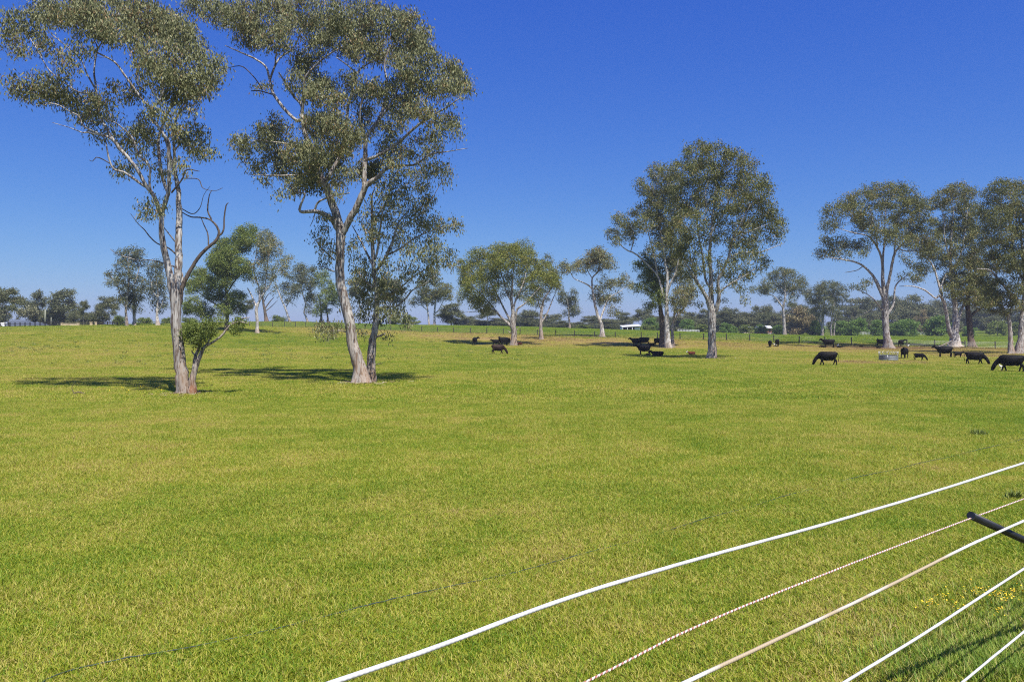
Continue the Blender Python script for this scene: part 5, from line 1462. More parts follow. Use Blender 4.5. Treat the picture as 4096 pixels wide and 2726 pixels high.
def cow_mesh(name, head='up', turn=0.0, stance=0.10, lying=False, calf=False, belly=1.0):
    bm = bmesh.new()
    X, Y, Z = Vector((1, 0, 0)), Vector((0, 1, 0)), Vector((0, 0, 1))
    drop = 0.50 if lying else 0.0
    fat = 1.15 if lying else 1.0
    leg = 1.0
    body = [(-.86, 1.14, .08, .07), (-.82, 1.08, .20, .15), (-.70, 1.01, .34, .27), (-.50, .975, .385, .32), (-.22, .93, .43 * belly, .37 * belly), (.05, .90, .455 * belly, .39 * belly), (.30, .905, .455, .36), (.52, .945, .43, .31), (.70, .98, .37, .25), (.84, 1.01, .26, .16), (.92, 1.03, .16, .10)]
    if calf:
        body = [(x * .92, z + .04, a * .82, b * .80) for x, z, a, b in body]
    loft(bm, [((x, 0, z - drop), Z, Y, a, b * fat) for x, z, a, b in body], 18)
    if head == 'graze':
        neck = [(.55, 0, 1.02, .30, .19), (.86, 0, .90, .23, .14), (1.10, 0, .68, .185, .115), (1.25, 0, .46, .15, .105)]
        skull = [(1.16, 0, .58, .14, .12), (1.25, 0, .43, .17, .135), (1.31, 0, .28, .15, .12), (1.37, 0, .13, .115, .095), (1.395, 0, .06, .10, .085), (1.40, 0, .025, .06, .06)]
        ear = (1.18, .50)
    elif head == 'low':
        neck = [(.55, 0, 1.04, .30, .19), (.90, 0, 1.03, .22, .14), (1.15, 0, .95, .175, .115), (1.28, 0, .90, .15, .11)]
        skull = [(1.17, 0, .98, .11, .10), (1.28, 0, .95, .14, .12), (1.40, 0, .84, .125, .10), (1.52, 0, .70, .085, .075), (1.56, 0, .65, .075, .07), (1.575, 0, .635, .045, .05)]
        ear = (1.22, 1.02)
    else:
        neck = [(.55, 0, 1.06, .30, .19), (.86, 0, 1.15, .23, .14), (1.06, 0, 1.26, .18, .115), (1.18, 0, 1.33, .15, .11)]
        skull = [(1.08, 0, 1.38, .10, .10), (1.18, 0, 1.40, .145, .12), (1.32, 0, 1.32, .125, .10), (1.47, 0, 1.21, .085, .075), (1.52, 0, 1.17, .075, .07), (1.535, 0, 1.155, .045, .05)]
        ear = (1.13, 1.44)
    ears = []
    for s in (1, -1):
        ex, ez = ear
        ears.append([(ex, s * .08, ez, .035, .03), (ex - .02, s * .17, ez + .02, .055, .022), (ex - .03, s * .26, ez, .035, .018), (ex - .03, s * .29, ez - .01, .012, .01)])
    if turn:
        neck = turned(neck, turn, start=1)
        skull = [turned([p], turn, start=-4)[0] for p in skull]
        ears = [[turned([p], turn, start=-4)[0] for p in e] for e in ears]
    dz = (0, 0, -drop)

    def sh(pts):
        return [(p[0], p[1], p[2] - drop, *p[3:]) for p in pts]
    chain(bm, sh(neck))
    chain(bm, sh(skull))
    for e in ears:
        chain(bm, sh(e), 8)
    # brisket
    chain(bm, sh([(.45, 0, .66, .13, .12), (.66, 0, .70, .16, .11), (.82, 0, .83, .13, .08)]))
    if not lying:
        for s in (1, -1):
            o = stance * s
            fx = .55 + o * .2
            chain(bm, [(.50, s * .13, 1.05, .10, .05), (.50, s * .16, .92, .17, .09), (.53, s * .18, .72, .135, .085), (fx, s * .18, .48, .09, .078), (fx + o * .5, s * .175, .27, .062, .055), (fx + o * .9, s * .17, .11, .062, .056), (fx + o * 1.0 + .02, s * .17, .05, .068, .058), (fx + o * 1.0 + .03, s * .17, 0.0, .075, .062)])
            h = -stance * s
            hx = -.66
            chain(bm, [(-.60, s * .12, 1.16, .12, .05), (-.60, s * .15, 1.02, .22, .11), (-.57, s * .18, .80, .19, .12), (-.59, s * .18, .63, .12, .085), (hx + h * .5 - .05, s * .175, .46, .088, .068), (hx + h * .8, s * .17, .26, .062, .055), (hx + h, s * .17, .11, .062, .056), (hx + h + .03, s * .17, .05, .068, .058), (hx + h + .04, s * .17, 0.0, .075, .062)])
        chain(bm, [(-.48, 0, .60, .10, .10), (-.36, 0, .56, .12, .12), (-.22, 0, .60, .09, .10)])
        tail = [(-.80, 0, 1.27, .045, .045), (-.90, 0, 1.18, .035, .035), (-.95, .02, .98, .026, .026), (-.96, .03, .74, .022, .022), (-.96, .03, .55, .035, .035), (-.955, .03, .40, .035, .03), (-.95, .03, .30, .012, .012)]
        chain(bm, tail, 8)
    else:
        for s in (1, -1):
            chain(bm, [(.45, s * .22, .34, .16, .11), (.66, s * .27, .18, .11, .09), (.86, s * .27, .085, .075, .07), (.62, s * .30, .055, .055, .05), (.50, s * .31, .05, .05, .05)])
            chain(bm, [(-.50, s * .30, .38, .24, .15), (-.30, s * .42, .22, .16, .12), (-.08, s * .47, .11, .09, .08), (-.36, s * .49, .06, .06, .055), (-.55, s * .49, .05, .055, .05)])
        chain(bm, [(-.84, 0, .70, .04, .04), (-.95, .08, .45, .03, .03), (-.98, .2, .15, .025, .025), (-.9, .3, .04, .035, .03)], 8)
    bmesh.ops.recalc_face_normals(bm, faces=bm.faces)
    me = bpy.data.meshes.new(name)
    bm.to_mesh(me)
    bm.free()
    tmp = bpy.data.objects.new('tmp', me)
    COL.objects.link(tmp)
    rm = tmp.modifiers.new('r', 'REMESH'); rm.mode = 'VOXEL'; rm.voxel_size = 0.026
    sm = tmp.modifiers.new('s', 'SMOOTH'); sm.factor = 0.5; sm.iterations = 3
    dc = tmp.modifiers.new('d', 'DECIMATE'); dc.ratio = 0.35
    dg = bpy.context.evaluated_depsgraph_get()
    out = bpy.data.meshes.new_from_object(tmp.evaluated_get(dg))
    out.name = name
    bpy.data.objects.remove(tmp)
    out.polygons.foreach_set('use_smooth', [True] * len(out.polygons))
    return out


MAT['hide_black'] = m_hide('black_hide', (0.0055, 0.0045, 0.0042), 0.55)[0]
MAT['hide_brown'] = m_hide('dark_brown_hide', (0.026, 0.014, 0.010), 0.5)[0]


def m_red_calf():
    m, nt, N, L, B, tc, r = m_hide('red_calf_hide', (0.13, 0.032, 0.018), 0.5)
    sp = N.new('ShaderNodeSeparateXYZ'); L.new(tc.outputs['Object'], sp.inputs[0])
    no = N.new('ShaderNodeTexNoise'); no.inputs['Scale'].default_value = 7
    L.new(tc.outputs['Object'], no.inputs['Vector'])
    ad = N.new('ShaderNodeMath'); ad.operation = 'MULTIPLY_ADD'; ad.inputs[1].default_value = 0.2
    L.new(no.outputs['Fac'], ad.inputs[0]); L.new(sp.outputs['X'], ad.inputs[2])
    gt = N.new('ShaderNodeMath'); gt.operation = 'GREATER_THAN'; gt.inputs[1].default_value = 1.24
    L.new(ad.outputs[0], gt.inputs[0])
    mx = N.new('ShaderNodeMix'); mx.data_type = 'RGBA'
    L.new(gt.outputs[0], mx.inputs['Factor']); L.new(r.outputs['Color'], mx.inputs[6]); mx.inputs[7].default_value = (.62, .58, .52, 1)
    L.new(mx.outputs[2], B.inputs['Base Color'])
    return m


MAT['hide_red'] = m_red_calf()
MAT['tag'] = plain('ear_tag_plastic', (0.75, 0.68, 0.35), 0.5)

COW = {'graze': cow_mesh('grazing', 'graze', 0, .13), 'graze2': cow_mesh('grazing_turned', 'graze', .25, -.10, belly=1.06), 'up': cow_mesh('standing', 'up', 0, .06, belly=1.04), 'up_l': cow_mesh('standing_turned', 'up', .75, -.07, belly=1.06),
       'up_r': cow_mesh('standing_turned', 'up', -.75, .07, belly=1.05), 'low': cow_mesh('standing_low', 'low', 0, -.08, belly=1.06), 'lie': cow_mesh('lying', 'up', .2, lying=True), 'calf': cow_mesh('calf_grazing', 'graze', 0, .08, calf=True), 'calf_up': cow_mesh('calf_standing', 'up', 0, .06, calf=True), 'lie_low': cow_mesh('lying_low', 'low', .5, lying=True, calf=True)}
COW_USED = {}


def cow(pose, label, x, y, hpx, face, mat='hide_black', group='black cattle in the paddock', name='cow', tags=False, cat='cow'):
    """x,y photo foot; hpx pixel height of the back; face 0=right 90=away 180=left 270=toward"""
    p = hit(x, y)
    me = COW[pose]
    key = (pose, mat)
    if key not in COW_USED:
        m2 = me if not any(k[0] == pose for k in COW_USED) else me.copy()
        m2.materials.clear(); m2.materials.append(MAT[mat])
        COW_USED[key] = m2
    o = bpy.data.objects.new(name, COW_USED[key])
    COL.objects.link(o)
    o.location = (p[0], p[1], p[2] + 0.01)
    back = {'lie': .86, 'lie_low': .82}.get(pose, 1.34)
    s = hpx * p[1] / F / back
    o.scale = (s, s, s)
    # turn relative to the line of sight
    los = math.atan2(p[0], p[1])
    o.rotation_euler = (0, 0, RAD(face) - los)
    tag(o, label, cat, group)
    return o


T3 = 'round domed gum'
cow('up_r', 'black cow seen end on with head turned right, alone left of the round domed gum', 1899, 1380, 30, 75)
cow('up', 'black young cow half hidden behind the brown grazing cow under the domed gum', 1984, 1380, 22, 172)
cow('up_l', 'black cow facing the camera with head turned left under the domed gum', 2014, 1383, 34, 215)
cow('low', 'black cow standing nearest the domed gum\'s trunk, tail toward the trunk', 2028, 1378, 27, 130)
cow('graze', 'brown black cow grazing rightward in the sun in front of the domed gum', 1991, 1416, 38, 8, mat='hide_brown')
cow('lie', 'red calf with white face lying right of the domed gum\'s trunk', 2080, 1380, 10, 170, mat='hide_red', group='red calves', name='calf', cat='calf')
cow('up', 'black cow standing head left, leftmost of the group at the pale trunk cluster', 2547, 1383, 30, 183)
cow('low', 'black cow overlapping the rump of the leftmost cow at the trunk cluster', 2577, 1380, 31, 176)
cow('lie', 'black calf lying between the standing cows at the trunk cluster', 2606, 1382, 11, 10, name='calf', cat='calf', group='black calves')
cow('low', 'black cow with its head behind the dark cluster trunk', 2632, 1382, 30, 42)
cow('up', 'black cow standing broadside head left in the sunny gap before the trunk cluster', 2578, 1418, 38, 182)
cow('lie_low', 'small black calf lying by the forelegs of the broadside cow', 2594, 1422, 9, 185, name='calf', cat='calf', group='black calves')
cow('lie', 'large black cow lying down facing left behind the broadside cow', 2632, 1426, 22, 176)
cow('lie', 'red calf with white face lying alone left of the peeling trunk', 2768, 1419, 13, 176, mat='hide_red', group='red calves', name='calf', cat='calf')
cow('graze2', 'black cow grazing rump to camera, left of the two rear facing cows', 3080, 1388, 26, 86)
cow('graze', 'black cow grazing rump to camera, right of the two rear facing cows', 3109, 1385, 29, 82)
cow('up', 'black cow standing head left in the long shade by the fence', 3316, 1390, 33, 180)
cow('lie_low', 'black calf lying under the head of the cow in the fence shade', 3294, 1390, 9, 184, name='calf', cat='calf', group='black calves')
cow('lie_low', 'black calf lying behind the heels of the cow in the fence shade', 3356, 1391, 8, 5, name='calf', cat='calf', group='black calves')
cow('graze', 'large black cow grazing leftward in open sun with long hanging tail', 3312, 1461, 54, 180)
cow('up', 'black cow standing partly behind the umbrella crowned gum\'s trunk', 3526, 1385, 28, 4)
cow('lie', 'black calf lying left of the umbrella crowned gum\'s foot', 3516, 1393, 9, 178, name='calf', cat='calf', group='black calves')
cow('lie_low', 'dark calf lying alone in shade between the fence shade cow and the trunk', 3446, 1388, 6, 180, name='calf', cat='calf', group='black calves')
cow('up_r', 'black cow facing away with head turned right, right of the umbrella crowned gum', 3604, 1387, 28, 70)
cow('up_l', 'black cow standing beside the hay ring facing the camera with head left', 3618, 1433, 41, 250)
cow('calf', 'black calf grazing rightward just right of the hay ring', 3676, 1441, 29, 352, name='calf', cat='calf', group='black calves')
cow('up', 'black cow standing broadside head left in front of the several stemmed gum', 3780, 1428, 42, 181)
cow('calf_up', 'black calf between the broadside cow and the rightward grazing cow', 3832, 1430, 23, 25, name='calf', cat='calf', group='black calves')
cow('graze', 'black cow grazing rightward with swinging rump, left of the biggest cow', 3898, 1457, 49, 356)
cow('graze', 'biggest black cow grazing leftward, cut by the picture\'s right edge', 4048, 1486, 66, 180)
cow('low', 'black cow half hidden behind the several stemmed gum\'s foot', 3832, 1384, 20, 5)
cow('lie_low', 'dark calf lying in shade left of the fallen branch', 3698, 1387, 6, 180, name='calf', cat='calf', group='black calves')
cow('graze2', 'black cow just entering at the right edge behind the flared gum', 4125, 1412, 34, 180)

# ---------------------------------------------------------------- white egrets
MAT['feather'] = plain('white_feather', (0.80, 0.79, 0.76), 0.7, var=0.04)
MAT['bill'] = plain('yellow_bill', (0.55, 0.36, 0.06), 0.5)


def egret_mesh():
    bm = bmesh.new()
    chain(bm, [(-.26, 0, .22, .015, .02), (-.18, 0, .26, .045, .05), (-.05, 0, .30, .075, .07), (.07, 0, .32, .065, .06), (.14, 0, .35, .035, .035), (.17, 0, .41, .024, .024), (.14, 0, .46, .02, .02), (.16, 0, .50, .022, .022), (.20, 0, .515, .03, .026), (.235, 0, .51, .016, .014)], 10)
    for s in (1, -1):
        chain(bm, [(-.02, s * .03, .26, .018, .018), (.0, s * .03, .14, .008, .008), (.01, s * .03, .02, .007, .007), (.04, s * .03, .0, .012, .016)], 6)
    bmesh.ops.recalc_face_normals(bm, faces=bm.faces)
    me = bpy.data.meshes.new('egret')
    bm.to_mesh(me); bm.free()
    me.polygons.foreach_set('use_smooth', [True] * len(me.polygons))
    return me


EG = egret_mesh()
bb = bmesh.new()
chain(bb, [(.225, 0, .512, .013, .011), (.27, 0, .505, .008, .007), (.31, 0, .495, .002, .002)], 6)
BILL = bpy.data.meshes.new('bill'); bb.to_mesh(BILL); bb.free()
EG.materials.append(MAT['feather']); BILL.materials.append(MAT['bill'])


def egret(label, x, y, face, s=1.0):
    p = hit(x, y)
    o = bpy.data.objects.new('egret', EG)
    COL.objects.link(o)
    o.location = (p[0], p[1], p[2])
    o.scale = (s, s, s)
    o.rotation_euler = (0, 0, RAD(face))
    b = bpy.data.objects.new('bill', BILL)
    COL.objects.link(b); b.parent = o
    tag(o, label, 'bird', 'white egrets among the cattle')


egret('white egret under the neck of the biggest grazing cow', 4003, 1480, 200, 1.15)
egret('white egret between the two rear facing cows', 3100, 1386, 180, 1.2)
egret('white egret behind the heels of the cow in the fence shade', 3352, 1388, 40, 1.1)
egret('white egret on the grass right of the umbrella crowned gum', 3634, 1388, 20, 0.95)

# ---------------------------------------------------------------- hay ring
MAT['galv'] = plain('galvanised_sheet', (0.20, 0.22, 0.24), 0.5, 0.35, 0.18, 3.0)
MAT['galv_bar'] = plain('galvanised_bar', (0.48, 0.49, 0.49), 0.45, 0.5, 0.1)


def hay_ring():
    c = hit(3564, 1441)
    R, H = 1.02, 0.60
    root = empty('hay_ring_feeder', (c[0], c[1] + R * 0.6, gz(c[0], c[1] + R * 0.6)))
    tag(root, 'round galvanised hay ring feeder with hooped bars standing among the cattle', 'feeder')
    k = 48
    for q in range(3):
        mb = MB()
        a0, a1 = q * 2 * math.pi / 3 + 0.012, (q + 1) * 2 * math.pi / 3 - 0.012
        n = 17
        pts, fc = [], []
        for i in range(n):
            a = a0 + (a1 - a0) * i / (n - 1)
            for (r, z) in ((R, -.03), (R + .012, .2), (R, .22), (R + .012, .4), (R, .42), (R, H), (R - .02, H), (R - .02, -.03)):
                pts.append((r * math.cos(a), r * math.sin(a), z))
        for i in range(n - 1):
            for j in range(8):
                fc.append((i * 8 + j, (i + 1) * 8 + j, (i + 1) * 8 + (j + 1) % 8, i * 8 + (j + 1) % 8))
        fc.append(tuple(range(7, -1, -1))); fc.append(tuple((n - 1) * 8 + j for j in range(8)))
        mb.poly(pts, fc)
        mb.build('side_sheet', MAT['galv'], root)
        am = a1 + 0.012
        MB().tube([((R + .012) * math.cos(am), (R + .012) * math.sin(am), -.02), ((R + .012) * math.cos(am), (R + .012) * math.sin(am), H + .02)], [.028, .028], 8).build('joint_post', MAT['galv_bar'], root, True)
    n = 13
    for i in range(n):
        a0 = i * 2 * math.pi / n + 0.05
        a1 = a0 + 2 * math.pi / n * 0.62
        am = (a0 + a1) / 2
        P = [(R * math.cos(a0), R * math.sin(a0), H - .12), (R * math.cos(a0), R * math.sin(a0), H + .22)]
        for t in np.linspace(0.12, 0.88, 5):
            a = a0 + (a1 - a0) * t
            P.append((R * math.cos(a), R * math.sin(a), H + .24 + .17 * math.sin(math.pi * t)))
        P += [(R * math.cos(a1), R * math.sin(a1), H + .22), (R * math.cos(a1), R * math.sin(a1), H - .12)]
        MB().tube(P, [.018] * len(P), 6).build('hoop', MAT['galv_bar'], root, True)


hay_ring()

# ---------------------------------------------------------------- fallen branch and stick
def fallen():
    d = dG - 0.3
    base = at_depth(3760, d)
    root = empty('fallen_branch', base)
    tag(root, 'bare fallen branch propped against the several stemmed gum\'s foot', 'branch')
    rng = np.random.default_rng(7)

    def w(x, y, off=0):
        return px(x, y, d + off) - base
    z0 = w(3755, 1386)
    z0[2] = 0.05
    A = np.array([(*z0, .07), (*w(3778, 1376), .10), (*w(3800, 1366), .11), (*w(3812, 1360), .12)])
    me, _, _ = limb_mesh(A, 8, rng)
    link('stem', me, root, MAT['bark_pale'], True)
    f2 = w(3803, 1384, -.6); f2[2] = 0.03
    B = np.array([(*w(3786, 1372), .07), (*w(3794, 1377, -.3), .06), (*f2, .05)])
    me, _, _ = limb_mesh(B, 7, rng)
    link('prop', me, root, MAT['bark_pale'], True)


fallen()


def stick():
    p = hit(305, 1577)
    root = empty('fallen_stick', p)
    tag(root, 'small forked dead stick poking out of the grass left of the forked gum', 'branch')
    rng = np.random.default_rng(8)
    for nm, pts in (('stem', [(-.35, 0, -.05, .03), (.1, .05, .12, .035), (.45, .1, .02, .03), (.65, .1, -.02, .02)]), ('twig', [(-.1, 0, .05, .02), (-.28, .02, .35, .016), (-.18, .05, .62, .01)])):
        me, _, _ = limb_mesh(np.array(pts), 7, rng)
        link(nm, me, root, MAT['bark_dead'], True)


stick()

# ---------------------------------------------------------------- post and wire fence across the paddock
MAT['post'] = plain('dark_fence_post', (0.035, 0.030, 0.026), 0.8)
MAT['wire'] = plain('fence_wire', (0.22, 0.22, 0.22), 0.5, 0.6)


def wire_fence():
    xs = [998, 1044, 1090, 1138, 1182, 1223, 1271, 1318, 1365, 1412, 1460, 1512, 1563, 1620, 1687, 1750, 1814, 1882, 1947, 2013, 2080, 2150, 2223, 2298, 2378, 2461, 2565, 2630, 2720, 2815, 2906, 2999, 3096, 3197, 3299, 3406, 3511, 3628, 3739, 3861, 3981, 4105, 4230]
    ip = np.array(FENCE_PX, float)
    root_p = at_depth(2400, float(np.interp(2400, ip[:, 0], ip[:, 2])))
    root = empty('wire_fence', root_p)
    tag(root, 'long post and wire fence with dark posts running across the far paddock', 'fence')
    mb = MB().box((0, 0, .60), (.14, .14, 1.45))
    mb.poly([(-.07, -.07, 1.326), (.07, -.07, 1.326), (.07, .07, 1.326), (-.07, .07, 1.326), (0, 0, 1.36)], [(0, 1, 4), (1, 2, 4), (2, 3, 4), (3, 0, 4)])
    first = mb.build('post', MAT['post'], root)
    tops = []
    for i, x in enumerate(xs):
        d = float(np.interp(x, ip[:, 0], ip[:, 2]))
        p = at_depth(x, d)
        o = first if i == 0 else bpy.data.objects.new('post', first.data)
        if i:
            COL.objects.link(o); o.parent = root
        o.location = Vector(p - root_p)
        o.rotation_euler = (RAD(random.Random(i).uniform(-2, 2)), RAD(random.Random(i + 50).uniform(-2, 2)), .4)
        tops.append(p - root_p)
    T = np.array(tops)
    for h in (.30, .52, .74, .95, 1.14):
        P = T + np.array((0, -.07, h))
        MB().tube(P, [.011] * len(P), 4).build('wire', MAT['wire'], root)


wire_fence()


def dry_verge():
    """uncut straw along the foot of the fence"""
    rng = np.random.default_rng(77)
    n = 9000
    ip = np.array(FENCE_PX, float)
    X = rng.uniform(FENCE[0, 0], FENCE[-1, 0], n)
    Y = fence_y(X) + rng.normal(-.3, .45, n)
    Z = ground_z(X, Y)
    h = rng.uniform(.08, .30, n); a = rng.uniform(0, 6.28, n); w = rng.uniform(.03, .07, n)
    dx, dy = np.cos(a), np.sin(a)
    b = np.column_stack((X, Y, Z - .02))
    s = np.column_stack((-dy * w, dx * w, 0 * w))
    t = b + np.column_stack((dx * h * .5, dy * h * .5, h))
    V = np.stack((b - s, b + s, t), 1).reshape(-1, 3)
    Fc = np.arange(3 * n).reshape(-1, 3)
    o = link('straw_grass', mesh_np('straw_grass', V, Fc), None, MAT['leaf_dry'])
    tag(o, 'strip of dry straw coloured grass left uncut along the wire fence', 'grass', kind='stuff')


dry_verge()

# ---------------------------------------------------------------- house, fences and poles on the left skyline
MAT['roof_grey'] = plain('blue_grey_roof_sheet', (0.115, 0.135, 0.165), 0.5, 0.2, 0.10)
MAT['render_beige'] = plain('beige_wall', (0.46, 0.39, 0.28), 0.85)
MAT['white_paint'] = plain('white_paint', (0.78, 0.78, 0.76), 0.6, var=0.05)
MAT['dark_glass'] = plain('dark_window_glass', (0.02, 0.025, 0.03), 0.15, var=0.2)
MAT['dark_timber'] = plain('dark_stained_timber', (0.022, 0.018, 0.016), 0.75)
MAT['sandstone'] = plain('sandstone', (0.56, 0.44, 0.28), 0.9, var=0.28, scale=2.2, bump=0.5)
MAT['pole_timber'] = plain('weathered_pole', (0.30, 0.31, 0.24), 0.85, var=0.2)
MAT['white_roof'] = plain('white_roof_sheet', (0.55, 0.56, 0.58), 0.5, var=0.08)
MAT['brick_red'] = plain('red_brick', (0.32, 0.13, 0.09), 0.9, var=0.2)


def hip_roof(mb, x0, x1, y0, y1, z0, z1, ov=0.45):
    x0, x1, y0, y1 = x0 - ov, x1 + ov, y0 - ov, y1 + ov
    h = (y1 - y0) / 2
    rx0, rx1 = x0 + h, x1 - h
    if rx1 < rx0:
        rx0 = rx1 = (x0 + x1) / 2
    ym = (y0 + y1) / 2
    mb.poly([(x0, y0, z0), (x1, y0, z0), (x1, y1, z0), (x0, y1, z0), (rx0, ym, z1), (rx1, ym, z1), (x0, y0, z0 - .12), (x1, y0, z0 - .12), (x1, y1, z0 - .12), (x0, y1, z0 - .12)],
            [(0, 1, 5, 4), (1, 2, 5), (2, 3, 4, 5), (3, 0, 4), (6, 7, 1, 0), (7, 8, 2, 1), (8, 9, 3, 2), (9, 6, 0, 3), (9, 8, 7, 6)])


def house():
    d = 240.0
    b = at_depth(70, d)
    root = empty('house', b)
    tag(root, 'low beige house with blue grey hipped roof behind the dark rail fence', 'house')

    def X(p):
        return (p - 70) * d / F
    ez = EYE - (1303 - HY) * d / F - b[2]
    r1 = EYE - (1277 - HY) * d / F - b[2]
    r2 = EYE - (1285 - HY) * d / F - b[2]
    MB().box(((X(-40) + X(118)) / 2, 4.5, ez / 2 - .1), (X(118) - X(-40), 9, ez)).build('wall', MAT['render_beige'], root)
    MB().box(((X(100) + X(164)) / 2, 2.2, ez / 2 - .1), (X(164) - X(100), 6.4, ez - .06)).build('wing_wall', MAT['render_beige'], root)
    m = MB(); hip_roof(m, X(-40), X(118), 0, 9, ez, r1); ro = m.build('roof', MAT['roof_grey'], root)
    m = MB(); hip_roof(m, X(100), X(164), -1, 5.4, ez - .08, r2); m.build('wing_roof', MAT['roof_grey'], root)
    # entry gable
    gx = X(8)
    ga = EYE - (1289 - HY) * d / F - b[2]
    pr = root
    MB().poly([(gx - 1.15, -1.2, ez - .35), (gx + 1.15, -1.2, ez - .35), (gx, -1.2, ga - .1), (gx - 1.15, -.9, ez - .35), (gx + 1.15, -.9, ez - .35), (gx, -.9, ga - .1)], [(0, 1, 2), (5, 4, 3), (0, 2, 5, 3), (1, 4, 5, 2), (0, 3, 4, 1)]).build('gable', MAT['render_beige'], pr)
    MB().poly([(gx - 1.5, -1.35, ez - .5), (gx, -1.35, ga), (gx, 3, ga), (gx - 1.5, 3, ez - .5), (gx - 1.5, -1.35, ez - .62), (gx, -1.35, ga - .14), (gx, 3, ga - .14), (gx - 1.5, 3, ez - .62),
               (gx + 1.5, -1.35, ez - .5), (gx + 1.5, 3, ez - .5), (gx + 1.5, -1.35, ez - .62), (gx + 1.5, 3, ez - .62)],
              [(0, 1, 2, 3), (4, 7, 6, 5), (0, 4, 5, 1), (3, 2, 6, 7), (0, 3, 7, 4), (1, 8, 9, 2), (10, 5, 6, 11), (8, 1, 5, 10), (8, 10, 11, 9), (2, 9, 11, 6)]).build('porch_roof', MAT['white_paint'], pr)
    for s in (-1, 1):
        MB().box((gx + s * 1.1, -1.05, (ez - .5) / 2 - .1), (.22, .22, ez - .4)).build('porch_column', MAT['white_paint'], pr)
    for wx in (-22, 40, 62, 84):
        w = MB().box((X(wx), -.02, ez * .58), (1.5, .08, 1.2)).build('window', MAT['white_paint'], root)
        MB().box((X(wx), -.07, ez * .58), (1.3, .06, 1.0)).build('pane', MAT['dark_glass'], w)
    for wx in (120, 145):
        w = MB().box((X(wx), -1.02, ez * .56), (1.4, .08, 1.2)).build('window', MAT['white_paint'], root)
        MB().box((X(wx), -1.07, ez * .56), (1.2, .06, 1.0)).build('pane', MAT['dark_glass'], w)


house()


def rail_fence(name, label, pts_px, d, gap, h, rails, mat, post_w=.13, group=None):
    P = [at_depth(x, d) for x in np.arange(pts_px[0], pts_px[1] + .1, gap)]
    root = empty(name, P[0])
    tag(root, label, 'fence', group)
    b = P[0]
    first = None
    for i, p in enumerate(P):
        if first is None:
            first = MB().box((0, 0, h / 2 - .05), (post_w, post_w, h + .1)).build('post', mat, root)
            o = first
        else:
            o = bpy.data.objects.new('post', first.data); COL.objects.link(o); o.parent = root
        o.location = Vector(p - b)
    for r in rails:
        for a, c in zip(P[:-1], P[1:]):
            q, w = a - b, c - b
            z0, z1 = q[2] + r * h, w[2] + r * h
            y = -post_w / 2 - .025
            MB().poly([(q[0], q[1] + y, z0 - .06), (w[0], w[1] + y, z1 - .06), (w[0], w[1] + y, z1 + .06), (q[0], q[1] + y, z0 + .06),
                       (q[0], q[1] + y + .04, z0 - .06), (w[0], w[1] + y + .04, z1 - .06), (w[0], w[1] + y + .04, z1 + .06), (q[0], q[1] + y + .04, z0 + .06)],
                      [(0, 1, 2, 3), (7, 6, 5, 4), (0, 4, 5, 1), (3, 2, 6, 7), (0, 3, 7, 4), (1, 5, 6, 2)]).build('rail', mat, root)
    return root


rail_fence('rail_fence', 'dark stained timber rail fence in front of the grey roofed house', (-60, 240), 176, 20, 1.05, (.28, .6, .93), MAT['dark_timber'], .16)
rail_fence('rail_fence', 'short dark timber rail fence right of the gate pillars', (390, 470), 180, 20, 0.9, (.3, .6, .93), MAT['dark_timber'], .16)


def stone_wall():
    d = 181.0
    b = at_depth(279, d)
    root = empty('sandstone_wall', b)
    tag(root, 'low sandstone entry wall on the skyline left of the gate', 'wall')
    s = d / F
    MB().box((0, 0, .25), (62 * s, .35, .60)).build('wall_body', MAT['sandstone'], root)
    MB().box((0, 0, .585), (64 * s, .45, .07)).build('coping', MAT['sandstone'], root)
    for x in (246, 313):
        p = MB().box(((x - 279) * s, 0, .32), (.42, .48, .80)).build('pillar', MAT['sandstone'], root)
        MB().box(((x - 279) * s, 0, .755), (.52, .58, .07)).build('cap', MAT['sandstone'], p)


stone_wall()


def gate():
    d = 183.0
    b = at_depth(340, d)
    s = d / F
    root = empty('farm_gate', b)
    tag(root, 'dark barred entry gate between the sandstone wall and the pillars', 'gate')
    w = 34 * s
    MB().box((0, 0, .12), (w, .06, .07)).build('bottom_rail', MAT['dark_timber'], root)
    MB().box((0, 0, .92), (w, .06, .07)).build('top_rail', MAT['dark_timber'], root)
    first = None
    for i in range(12):
        x = -w / 2 + .04 + (w - .08) * i / 11
        if first is None:
            first = MB().box((0, 0, .52), (.04, .04, .76)).build('bar', MAT['dark_timber'], root); o = first
        else:
            o = bpy.data.objects.new('bar', first.data); COL.objects.link(o); o.parent = root
        o.location = (x, 0, 0)
    for x, lb in ((365, 'square sandstone gate pillar nearest the dark gate'), (385, 'square sandstone pillar beside the short rail fence')):
        p = at_depth(x, 182)
        r = empty('gate_pillar', p)
        tag(r, lb, 'pillar', 'sandstone gate pillars')
        MB().box((0, 0, .35), (.46, .46, .9)).build('shaft', MAT['sandstone'], r)
        MB().box((0, 0, .84), (.58, .58, .08)).build('cap', MAT['sandstone'], r)


gate()


def pole(label, x, top, d, r, arm=False):
    b = at_depth(x, d)
    H = EYE - (top - HY) * d / F - b[2]
    root = empty('utility_pole', b)
    tag(root, label, 'pole', 'bare poles by the house')
    MB().tube([(0, 0, -.3), (0, 0, H * .5), (.03, 0, H)], [r, r * .92, r * .8], 10).build('shaft', MAT['pole_timber'], root, True)
    MB().box((.03, 0, H + .03), (r * 1.7, r * 1.7, .08)).build('cap', MAT['galv'], root)


pole('thick pale timber pole standing right of the grey roof', 180, 1237, 190, .135)
pole('thin short pole behind the rail fence, right of the thick pole', 204, 1268, 215, .085)

